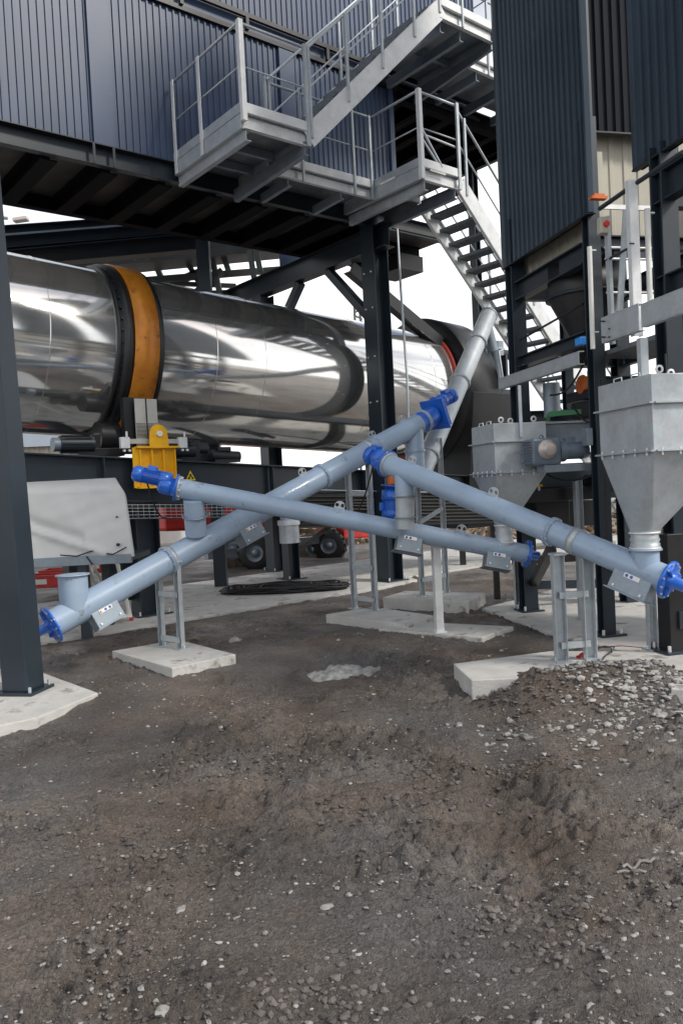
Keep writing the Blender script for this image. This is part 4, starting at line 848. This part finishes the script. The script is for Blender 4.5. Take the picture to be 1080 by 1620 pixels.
# black inner floor block between columns
MB().hexa(Q(.55,.7,2.42),T1*.5,T2*.42,Z*.05).build('gearbox_floor','black',tw,bevel=.01)
MB().hexa(Q(.45,.62,2.26),T1*.42,T2*.4,Z*.09).build('machine_casing','black',tw,bevel=.03)
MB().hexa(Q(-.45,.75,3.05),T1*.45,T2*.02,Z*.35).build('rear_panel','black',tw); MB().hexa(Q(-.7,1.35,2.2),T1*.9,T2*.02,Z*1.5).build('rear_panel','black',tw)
MB().hexa(Q(-.3,.55,2.72),T1*.5,T2*.45,Z*.02).build('catwalk_deck','grate',tw)
MB().hexa(Q(.55,.25,2.02),T1*.35,T2*.01,Z*.10).build('green_frame','green',tw) if False else None
g=MB()
for z in (2.10,1.98): g.beam(Q(.6,.2,z),Q(.6,.75,z),.02,.02)
g.build('green_rail','green',tw)
MB().tube(Q(1.3,.25,2.25),Q(1.3,.25,2.62),.09,24).build('duct','galvd',tw)
for (u0,v0,y0,u1,v1,y1,sg) in ((905,640,8.0,948,660,7.3,.10),(850,742,7.9,935,752,7.4,.08),(948,600,7.25,962,905,7.2,.02),(1052,560,6.2,1062,700,6.1,.03),(870,625,8.1,930,560,7.6,.12)):
    a_=D(u0,v0,y0); b_=D(u1,v1,y1); MB().path([a_.lerp(b_,i/10)-Z*sg*math.sin(PI*i/10) for i in range(11)],.010,8).build('cable','rubber',tw)
MB().hexa(Q(.02,-.09,1.95),T1*.05,T2*.03,Z*.08).build('terminal_box','galvd',tw,bevel=.005)
g=MB(); g.beam(D(868,655,8.3),D(932,650,8.0),.03,.05); g.beam(D(868,655,8.3),D(866,668,8.3),.03,.03); g.build('green_rail','green',tw)
# silo funnel inside
sf=thing('black_funnel','black steel funnel hopper hanging between the tower columns','funnel',Q(.85,.72,2.6))
c=D(926,470,8.15); c.z=0; MB().lathe(c,Z,[(3.74,0),(3.74,.37),(3.40,.37),(2.98,.16),(2.72,.14),(2.72,0)],24).build('cone','black',sf); MB().lathe(c,Z,[(3.40,.37),(3.40,.40),(3.43,.40),(3.43,.37)],36).build('flange','dark',sf)
# galvanised frame at near side of tower
gf=thing('support_rack','galvanised bolted frame of posts and channel beams in front of the tower columns','frame',Q(-.4,-.35,2.5))
pg=D(955,523,6.3); MB().cbeam(pg,pg-T1*.50,.05,.20,1,.008,.008).build('channel_beam','galv',gf,bevel=.002)
pq=pg-T1*.53; MB().cbeam(pq,pq-T1*1.2,.05,.17,1,.008,.008).build('channel_beam','galv',gf,bevel=.002)
px=D(1008,520,5.98); MB().cbeam(Vector((px.x-.005,px.y,2.62)),Vector((px.x-.005,px.y,3.78)),.05,.075,-1,.006,.006,T2).build('post','galvw',gf,bevel=.002)
px2=D(1022,600,5.95); MB().cbeam(Vector((px2.x-.02,px2.y,1.0)),Vector((px2.x-.02,px2.y,2.60)),.05,.065,-1,.006,.006,T2).build('post','galv',gf,bevel=.002)
pa=D(962,335,6.28); pb_=D(968,530,6.28); MB().beam(Vector((pb_.x,pb_.y,2.62)),Vector((pb_.x-.005,pb_.y,3.62)),.045,.03,T2).build('post','galv',gf)
pa=D(990,332,6.15); pb_=D(980,492,6.2); MB().beam(pb_,pa,.05,.012,T1).build('brace','galv',gf)
MB().path([D(948,330,6.34),D(1005,290,5.98),D(1080,240,5.55)],.018,10).build('handrail','dark',gf); MB().path([D(958,412,6.3),D(1005,386,6.0)],.010,8).build('knee_rail','dark',gf)
for (u,v,y) in ((957,508,6.24),(958,533,6.24),(970,520,6.2),(970,533,6.2),(1003,505,5.97),(1005,518,5.97),(1004,385,5.93)): MB().tube(D(u,v,y)-T2*.01,D(u,v,y-.02)-T2*.04,.007,8).build('bolt','dark',gf)
MB().cbeam(Q(1.74,-.14,2.68),Q(-.02,-.14,2.68),.06,.125,1,.008,.008).build('channel_beam','galv',gf,bevel=.002)
MB().beam(Q(.25,-.1,4.02-.2),Q(.25,.6,3.82),.03,.03).build('rail','galv',gf) if False else None
for z in (3.62,3.52,3.22): MB().path([Q(-.25,.0,z),Q(-.25,.5,z)],.012).build('rail','galvw',gf)
MB().beam(Q(-.25,.0,3.98),Q(-.25,.5,3.98),.02,.04).build('rail','galvw',gf)
rr=thing('inner_railing','pale railing with three bars inside the tower at the right edge','railing',Q(-1.9,.5,3.2))
MB().beam(Q(-1.3,.55,2.55),Q(-1.3,.55,3.95),.015,.02).build('post','beige',rr)
for z in (3.52,3.40,3.14,2.95,2.72): MB().beam(Q(-1.3,.55,z),Q(-1.3,1.3,z),.02,.022).build('rail','galvw',rr)
MB().clad(Q(-1.2,1.25,0),T2,.6,2.9,3.8,-T1,.12,.01).build('panel','beige',rr)
for (u,v0,v1,y,lb) in ((932,390,552,7.05,'white plastic conduit tube clipped to the nearer tower column'),(1023,330,512,6.10,'white plastic conduit tube clipped to the rightmost tower column')):
    p0=D(u,v0,y); q0_=D(u-1+ (v1-v0)*.04,v1,y); ob=thing('conduit_tube',lb,'conduit',q0_,'white conduit tubes'); MB().tube(q0_,p0,.021,16).build('tube','white',ob); MB().beam(p0-Z*.03,p0-Z*.03+T2*.06,.02,.01).build('clip','galvw',ob); MB().beam(q0_+Z*.15,q0_+Z*.15+T2*.06,.02,.01).build('clip','galvw',ob)
c=D(946,313,6.95); g=MB(); g.hexa(c,T2*.075,T1*.03,Z*.012+T2*.004); g.hexa(c+Z*.02,T2*.05,T1*.025,Z*.012); tag(g.build('beacon_lamp','orangep',loc=c),'small orange beacon on the tower corner above the red cabinet switch','beacon')
c=D(953,357,6.25); sb=thing('switch_box','small pale switch box with red button on the galvanised post','switch box',c); MB().hexa(c,T2*.035,T1*.03,Z*.065).build('box','beige',sb,bevel=.008); MB().tube(c-T1*.03+T2*.01+Z*.005,c-T1*.05+T2*.01+Z*.005,.024,16).build('button','red',sb)
c=D(918,540,7.2); g=MB(); g.hexa(c,T1*.05,T2*.03,Z*.035); tag(g.build('junction_box','skyblue',loc=c,bevel=.006),'small bright blue junction box on the tower beam','junction box')
c=D(941,610,8.2); om=thing('orange_motor','round orange motor behind the nearer tower column','motor',c); MB().tube(c-T2*.13,c+T2*.15,.10,24).build('body','orangep',om); MB().lathe(c-T2*.13,-T2,[(0,.105),(.01,.115),(.03,.11),(.05,.06),(.05,0)],24).build('end_bell','orangep',om); MB().hexa(c+Z*.13,T2*.06,T1*.05,Z*.03).build('terminal_box','orangep',om,bevel=.005)
# black stand at the foot of the tower
bs=thing('black_stand','low black welded stand with a leaning strut left of the near tower column','stand',D(840,962,7.9))
pl=G(832,962,.09); MB().beam(pl,Vector((pl.x,pl.y,.98)),.08,.09,T2).build('leg','black',bs); MB().beam(Vector((pl.x+.06,pl.y,.30)),D(872,868,7.75),.07,.09,T2).build('strut','black',bs)
e=pl+T2*1.35-T1*.15; MB().beam(Vector((pl.x,pl.y,.36)),Vector((e.x,e.y,.30)),.08,.10).build('lower_beam','dark',bs); MB().beam(Vector((pl.x,pl.y,.62))+T1*.3,Vector((e.x,e.y,.60))+T1*.3,.08,.09).build('upper_beam','black',bs)
MB().hexa(pl+T2*.75+T1*.5+Z*.66,T2*.62,T1*.22,Z*.02).build('table_sheet','beige',bs); base_plate(bs,pl,.2,ax=T1,ay=T2)
MB().beam(e+T1*.3,Vector((e.x,e.y,.6))+T1*.3,.07,.07).build('leg','black',bs); MB().beam(pl+T1*.8,Vector((pl.x,pl.y,.62))+T1*.8,.07,.07).build('leg','black',bs); MB().beam(e+T1*.8,Vector((e.x,e.y,.62))+T1*.8,.07,.07).build('leg','black',bs)
bs2=thing('black_stand','black welded stand leg and beam behind the large blue disc','stand',G(1062,1030,.16)); pl=G(1064,1030,.16)
MB().beam(pl,Vector((pl.x,pl.y,1.1)),.16,.14,T2).build('leg','black',bs2,bevel=.004); MB().beam(Vector((pl.x,pl.y,.42))-T1*.05,Vector((pl.x,pl.y,.42))-T1*.05+T2*.8,.10,.14).build('beam','dark',bs2); base_plate(bs2,pl,.28,ax=T1,ay=T2)
# galvanised small post and yellow tap things seen under tower
gp2=thing('galvanised_post','short galvanised post standing between the hoppers below the trough','post',G(918,925,.09)); pl=D(917,860,8.2); MB().cbeam(Vector((pl.x,pl.y,.09)),Vector((pl.x,pl.y,1.55)),.06,.08,1,.006,.006,T2).build('post','galv',gp2)
yv=thing('yellow_valve','small yellow valve handle below the smaller hopper','valve',D(852,768,7.95)); c=D(852,768,7.95); MB().hexa(c,T2*.035,T1*.012,Z*.012).build('handle','yellow',yv); MB().tube(c-Z*.05,c,.012,12).build('stem','alu',yv)
# ============================================================ TARP-COVERED CART, LADDER, CRATES
tv=thing('covered_cart','grey-white tarpaulin cover over a low cart behind the left column','cart',G(110,930,.085))
y_=8.55; x0=-4.5; x1=-2.36; n=26; mrows=16
def tarp():
    g=MB(); xs=[x0+(x1-x0)*i/60 for i in range(61)]; prof=[]
    def X1(z): return x1-.0+ (1.9-z)*.12
    # cross-section: front sheet, rounded top corner on the right
    rows=22; cols=70; vs=[]
    for j in range(rows+1):
        f=j/rows; z=.985+.85*f
        for i in range(cols+1):
            e=i/cols; xr=(x1+.10-.10*f) if f<.72 else (x1+.10-.10*f-.16*((f-.72)/.28)**2.2)
            x=x0+(xr-x0)*e; dep=.012*noise.noise(Vector((x*3,z*3,0)))+.022*math.sin((x*2.6+z*3.4))*math.exp(-((x+3.02+(z-1.2)*1.1)/.4)**2)
            dep-=.05*math.exp(-((z-1.15+(x+2.95)*.38)/.035)**2)*(1 if x<-2.55 else 0); dep+=.05*math.exp(-((z-1.22+(x+2.95)*.38)/.05)**2)*(1 if x<-2.8 else 0)
            dep+=.008*noise.noise(Vector((x*7+z*5,z*2.2,2)))*(.3+e)+.010*noise.noise(Vector((x*3-z*9,z*3,6))); dep-=.018*math.exp(-((x+2.72)/.02)**2)*(f>.65); dep-=.014*math.exp(-((z-1.71)/.015)**2)
            yb=y_+ .10*f + (0 if f<.85 else .25*((f-.85)/.15)**2); vs.append(Vector((x,yb+dep,z-(.02 if e>.9 else 0)*(1-f)+.0)))
    c1=cols+1; fs=[(j*c1+i,j*c1+i+1,(j+1)*c1+i+1,(j+1)*c1+i) for j in range(rows) for i in range(cols)]
    # top and right side and back
    o=len(vs); base=[(rows*c1+i) for i in range(c1)]; vs+= [vs[k]+Vector((-.55*(vs[k].x-x0)/(x1-x0),1.0,-.05)) for k in base]; fs+=[(base[i],base[i+1],o+i+1,o+i) for i in range(cols)]
    o2_=len(vs); side=[j*c1+cols for j in range(rows+1)]; vs+=[vs[k]+Vector((-.6,1.1,0)) for k in side]; fs+=[(side[j],side[j+1],o2_+j+1,o2_+j) for j in range(rows)]
    g.add(vs,fs,True); return g.build('tarpaulin','tarp',tv)
tarp()
MB().hexa(Vector(((x0+x1)/2+.03,y_+.02,.945)),Vector(((x1-x0)/2+.03,0,0)),Vector((0,.03,0)),Z*.05).build('side_rail','galvd',tv,bevel=.004)
MB().hexa(Vector(((x0+x1)/2,y_+.6,.93)),Vector(((x1-x0)/2,0,0)),Vector((0,.5,0)),Z*.03).build('bed','dark',tv)
for (xa,za_,xb,zb_) in ((-3.06,1.02,-2.70,1.05),(-2.63,1.02,-2.34,1.07)): MB().path([Vector((xa,y_-.02,za_)),Vector(((xa+xb)/2,y_-.03,za_-.02)),Vector((xb,y_-.02,zb_))],.007).build('tie_strap','rubber',tv)
MB().path([Vector((-2.78,y_-.015,.99)),Vector((-2.72,y_-.02,.90))],.008).build('tie_strap','rubber',tv); MB().tube(Vector((-2.43,y_-.0,1.10)),Vector((-2.43,y_-.03,1.10)),.018,12).build('eyelet','dark',tv); MB().tube(Vector((-2.44,y_+.05,1.40)),Vector((-2.44,y_+.02,1.40)),.01,10).build('eyelet','dark',tv)
for xx in (-2.86,-4.2):
    for yy in (.1,.95): MB().beam(Vector((xx,y_+yy,.085)),Vector((xx,y_+yy,.90)),.10,.10).build('leg','dark',tv)
la=thing('step_ladder','aluminium step ladder with reddish feet standing under the covered cart','ladder',D(205,975,9.75)); 
def lp(u,v,y): return D(u,v,y)
pA=[(143,885,9.45),(152,990,9.45)]; 
fl=G(160,990,.085); fr_=G(208,982,.085); tl=D(141,885,9.9); trr=D(183,882,9.9)
for a,b_ in ((fl,tl),(fr_,trr)): MB().beam(a,b_,.03,.06,Z if False else Vector((0,1,0))).build('stile','alu',la); MB().hexa(a+Z*.02,Vector((.02,0,0)),Vector((0,.03,0)),Z*.022).build('foot','redseal',la)
for f in (.08,.36,.64,.92): MB().beam(fl.lerp(tl,f),fr_.lerp(trr,f),.07,.02).build('rung','alu',la)
bl=G(172,965,.085)+Vector((0,.35,0)); br=G(200,968,.085)+Vector((0,.35,0))
for a,b_ in ((bl,tl),(br,trr)): MB().beam(a,b_,.02,.045,Vector((0,1,0))).build('rear_stile','alu',la)
MB().beam(bl.lerp(tl,.2),br.lerp(trr,.2),.02,.03).build('rear_bar','alu',la)
def crate(u,v,y,w,d,h,label,mt='red'):
    c=D(u,v,y); r=thing('crate',label,'crate',Vector((c.x,c.y,max(.0,c.z-h/2))),'red crates behind the cart'); g=MB(); t=.02; X_=Vector((1,0,0)); Y_=Vector((0,1,0))
    for s_ in (-1,1): g.hexa(c+Y_*s_*(d/2),X_*w/2,Y_*t/2,Z*h/2); g.hexa(c+X_*s_*(w/2-t/2),X_*t/2,Y_*(d/2-t/2),Z*h/2)
    g.hexa(c-Z*(h/2-t/2),X_*(w/2-t),Y_*(d/2-t/2),Z*t/2); g.build('box',mt,r,bevel=.006)
    MB().hexa(c-Y_*(d/2+t/2+.002)-X_*w*.08,X_*w*.14,Y_*.002,Z*h*.2).build('label_plate','white',r); MB().hexa(c-Y_*(d/2+t/2+.004)+Z*h*.42,X_*w/2,Y_*.01,Z*h*.06).build('rim',mt,r)
    return r
crate(78,918,12.5,.62,.4,.20,'red crate with white plate on the ground behind the cart')
crate(96,907,13.6,.6,.4,.16,'red crate partly hidden behind another one under the cart')
crate(160,893,13.5,.5,.4,.25,'dark red crate glimpsed behind the ladder')
# concrete block wall things further back
# ============================================================ CABLE COIL, ROPE, CAP, WIRE
cc_=thing('cable_coil','flat oval coil of black cable with thin green strands on the concrete strip','cable coil',G(450,935,.085)); c0=G(448,935,.085)
e1=(G(545,930,.085)-G(350,938,.085)); Lx=e1.length/2; e1.normalize(); e2=Z.cross(e1)
for k in range(40):
    pts=[]; rx=Lx*(random.uniform(.86,1.02) if k%2 else random.uniform(.35,.9)); ry=random.uniform(.10,.40); ph=random.uniform(-.05,.05); z0=.10+.0022*k*random.uniform(.5,1)
    for j in range(40):
        a=2*PI*j/40; pts.append(c0+e1*(rx*math.cos(a)+ph)+e2*(ry*math.sin(a)+.05*math.sin(3*a+k))+Z*(z0-.085+.012*math.sin(5*a+k)))
    MB().path(pts,.014,6,True).build('cable','rubber',cc_)
rope=thing('hanging_hose','thin pale hose hanging from the floor beam beside the central column','hose',P(.3,.12,2.5))
pts=[D(628,362,12.6),D(632,430,12.5),D(638,520,12.4),D(644,600,12.3),D(646,665,12.2)]; MB().path(pts,.021,10).build('hose','galv',rope)
c=G(921,1041,.16); g=MB(); g.lathe(c,Z,[(0,0),(0,.028),(.02,.03),(.035,.018),(.045,0)],16); g.tube(c+Vector((-.02,0,.012)),c+Vector((-.045,-.01,.012)),.012,12); tag(g.build('plastic_cap','red',loc=c),'small bright red plastic cap beside the nearest pair of posts','cap')
pts=[G(945,1024,.165),G(985,1022,.165),G(1030,1026,.165),G(1060,1032,.165)]; tag(MB().path(pts,.004,6).build('thin_wire','redseal',loc=pts[0]),'thin reddish wire lying across the right slab towards the short post','wire')
pts=[G(u,v,.167) for u,v in ((930,1034),(952,1024),(966,1025),(968,1032),(956,1038),(950,1048),(960,1035),(972,1024),(955,1022),(938,1028))]; tag(MB().path(pts,.004,6).build('looped_wire','black',loc=pts[0]),'dark looped wire on the slab beside the red cap','wire')
# ============================================================ BACKGROUND
def wheel(root,c,r,w,axis,mt='rubber'):
    a=axis.normalized(); wh=MB().lathe(c-a*w/2,a,[(0,r*.5),(0,r*.9),(w*.15,r),(w*.85,r),(w,r*.9),(w,r*.5)],28).build('wheel',mt,root)
    g=MB()
    for k in range(16):
        an=2*PI*k/16; x=a.orthogonal().normalized(); y=a.cross(x); e=x*math.cos(an)+y*math.sin(an); g.beam(c-a*w/2+e*r*1.0,c+a*w/2+e*r*1.0,.05,.03,e)
    g.build('tread',mt,wh); MB().lathe(c+a*w*.42,-a,[(0,0),(0,r*.18),(.05,r*.22),(.07,r*.42),(.02,r*.5),(.02,r*.56),(w*.8,r*.56)],20).build('rim','galvd',wh); return wh
vh=thing('red_loader','red wheeled loader parked on the far yard behind the conveyors','loader',G(450,905,0))
fa=Vector((-.2,-1,0)).normalized(); 
wc=D(405,874,15.9); wheel(vh,wc,.36,.22,fa); wheel(vh,D(372,868,16.6),.44,.36,fa,'mud'); wheel(vh,D(522,862,17.6),.37,.30,fa,'rubber'); wheel(vh,D(500,868,18.2),.42,.34,fa,'mud')
MB().beam(D(400,862,16.3),D(530,852,18),.22,.16).build('axle_beam','dark',vh); MB().beam(D(375,838,16.2),D(560,842,18),.10,.10).build('chassis','mud',vh)
c=D(345,818,16.4); ex=(D(420,818,17.2)-D(270,822,15.8)).normalized(); ey=Z.cross(ex)
g=MB(); g.hexa(D(330,812,16.8),ex*1.25,ey*.5,Z*.34); g.build('body','red',vh,bevel=.06)
MB().hexa(D(430,848,16.4),ex*.28,ey*.3,Z*.18).build('step_box','red',vh,bevel=.03)
MB().hexa(D(570,840,18.4),ex*.9,ey*.5,Z*.14).build('rear_body','red',vh,bevel=.03)
MB().hexa(D(350,876,16.2),ex*.36,ey*.1,Z*.10).build('bumper','galvd',vh,bevel=.01)
def letters(root,txt,c,ex,h,mt='white'):
    cu=bpy.data.curves.new('lettering','FONT'); cu.body=txt; cu.size=h; cu.extrude=.006; cu.align_x='CENTER'; cu.align_y='CENTER'
    tmp=bpy.data.objects.new('tmp',cu); COL.objects.link(tmp); dg=bpy.context.evaluated_depsgraph_get(); me=bpy.data.meshes.new_from_object(tmp.evaluated_get(dg)); bpy.data.objects.remove(tmp)
    o=bpy.data.objects.new('lettering',me); COL.objects.link(o); nrm=ex.cross(Z); mx_=Matrix((ex,Z,nrm)).transposed().to_4x4(); me.transform(mx_); me.materials.clear(); me.materials.append(M[mt]); o.parent=root; o.location=c-WL[root]; WL[o]=WL[root]; return o
letters(vh,'FA',D(336,815,15.5),ex,.15)
wb=thing('white_container','white tank standing on the far yard left of the red loader','tank',D(272,850,19)); c=D(272,822,19); MB().hexa(c,Vector((.30,0,0)),Vector((0,.4,0)),Z*.62).build('body','white',wb,bevel=.08); MB().hexa(c-Z*.72,Vector((.42,0,0)),Vector((0,.5,0)),Z*.08).build('pallet','debris',wb)
def debris(label,cs,n=420,seed=1,mt='debris'):
    rnd=random.Random(seed); g=MB()
    for (x,y,rx,ry,h) in cs:
        for _ in range(n):
            a=rnd.uniform(0,6.28); q=math.sqrt(rnd.random()); px_=x+math.cos(a)*rx*q; py_=y+math.sin(a)*ry*q; zz=h*(1-q*q)*rnd.uniform(.5,1); d=Vector((rnd.uniform(-1,1),rnd.uniform(-1,1),rnd.uniform(-.35,.35))).normalized(); L_=rnd.uniform(.15,.7)
            c=Vector((px_,py_,zz)); g.beam(c-d*L_/2,c+d*L_/2,rnd.uniform(.05,.22),rnd.uniform(.02,.08))
    return tag(g.build('rubble',mt),label,kind='stuff')
debris('pale brown timber and rubble heaped across the far yard',[(-9,27,5,2,.9),(-3,26,4,1.6,1.0),(2,27,4,1.8,1.0),(7,28,4,2,1.1),(12,29,5,2,1.2),(-1.5,22,2.5,.8,.35),(3.5,21,2.2,.8,.4),(6,20,2,.8,.4),(-8,20,3,1,.4)],seed=4)
# distant shed left and yard buildings behind the viewer (they show in the polished drum)
def shed(x,y,w,d,h,rot,label,mt='yard',rm='galvd'):
    r=thing('storage_shed',label,'shed',(x,y,0)); ex=Vector((math.cos(rot),math.sin(rot),0)); ey=Vector((-math.sin(rot),math.cos(rot),0)); c=Vector((x,y,0))
    MB().clad(c-ex*w/2-ey*d/2,ex,w,0,h,-ey,.4,.06).build('wall',mt,r); MB().hexa(c+Z*h/2,ex*(w/2-.1),ey*(d/2-.1),Z*(h/2-.05)).build('core',mt,r)
    MB().prism([c-ex*(w/2+.3)-ey*(d/2+.4)+Z*h,c-ex*(w/2+.3)+Z*(h+.14*d),c-ex*(w/2+.3)+ey*(d/2+.4)+Z*h],ex*(w+.6)).build('roof',rm,r)
    for k in (-.25,.2): MB().hexa(c+ex*w*k-ey*(d/2+.1)+Z*h*.35,ex*w*.09,ey*.05,Z*h*.33).build('door','dark',r)
    return r
shed(-15.5,38,9,8,4.0,.15,'distant beige shed seen through the gap between drum and beam at the left')
shed(26,-16,20,12,5.5,2.2,'large pale shed across the yard behind the viewer, mirrored in the drum')
# inclined gallery behind the drum (upper left) and truss
gl=thing('conveyor_gallery','grey-green steel lattice gallery crossing behind the drum below the raised building','gallery',D(300,450,15.5))
def gb(u0,v0,u1,v1,y0,y1,w,h,mt='galvd',name='chord'): return MB().beam(D(u0,v0,y0),D(u1,v1,y1),w,h).build(name,mt,gl)
M['gal']=mat('grey_green_steel',(.13,.14,.13),.55,.2,.2,2)
gb(60,424,470,388,13.6,16.5,.8,.30,'gal'); gb(200,446,470,424,14.6,16.5,.10,.12,'gal')
gb(240,468,380,462,15,16,.1,.10,'gal')
for (u,v,u2,v2) in ((245,415,268,470),(292,408,318,452),(335,405,350,475),(352,400,362,430),(395,398,402,440),(405,396,412,430),(262,452,330,425),(300,472,352,428)): gb(u,v,u2,v2,15.4,15.4,.22,.10,'gal','lattice')
gb(265,448,372,452,15.2,16,.08,.08,'gal'); gb(300,435,440,428,15.4,16.2,.05,.05,'gal','cable_line')
for u in (158,208,226): gb(u,392,u+6,412,13.9,13.9,.10,.05,'gal','lattice')
ig=thing('roof_gantry','dark blue double gantry beam behind the building underside at the left','gantry',D(100,380,12.5))
for (v0,v1,h,mt_) in ((366,348,.14,'dark'),(388,362,.26,'dark'),(410,385,.30,'black')): MB().ibeam(D(-80,v0+7,12.4),D(330,v1-4,13.4),.25,h).build('beam',mt_,ig)
MB().beam(D(-80,378,12.25),D(260,351,13.1),.02,.03).build('edge_strip','galvd',ig)
for u in (-60,320): MB().beam(Vector((D(u,380,12.9).x,D(u,380,12.9).y,0)),D(u,370,12.9),.2,.2).build('leg','dark',ig)
fl_=thing('flood_lamp','yellowish street lamp head hanging in the bright gap at the upper left','lamp',D(-20,345,24)); MB().hexa(D(33,347,24),Vector((.22,0,.02)),Vector((0,.12,0)),Vector((-.01,0,.06))).build('lamp_head','copper',fl_,bevel=.03); MB().path([D(12,345,24),D(-40,338,24),D(-80,345,24),Vector((D(-80,345,24).x,24,0))],.05).build('pole','galvd',fl_)
# bits beyond the central column
bt=thing('far_lattice_mast','small dark lattice mast far behind the drum right of the braces','mast',D(566,560,26)); 
for k in range(2): MB().beam(Vector((D(558+k*18,500,26).x,26,0)),D(560+k*8,478,26),.08,.08).build('leg','gal',bt)
for k in range(4): MB().beam(D(559+(k%2)*14,515-k*10,26),D(559+((k+1)%2)*14,508-k*10,26),.05,.05).build('lattice','gal',bt)
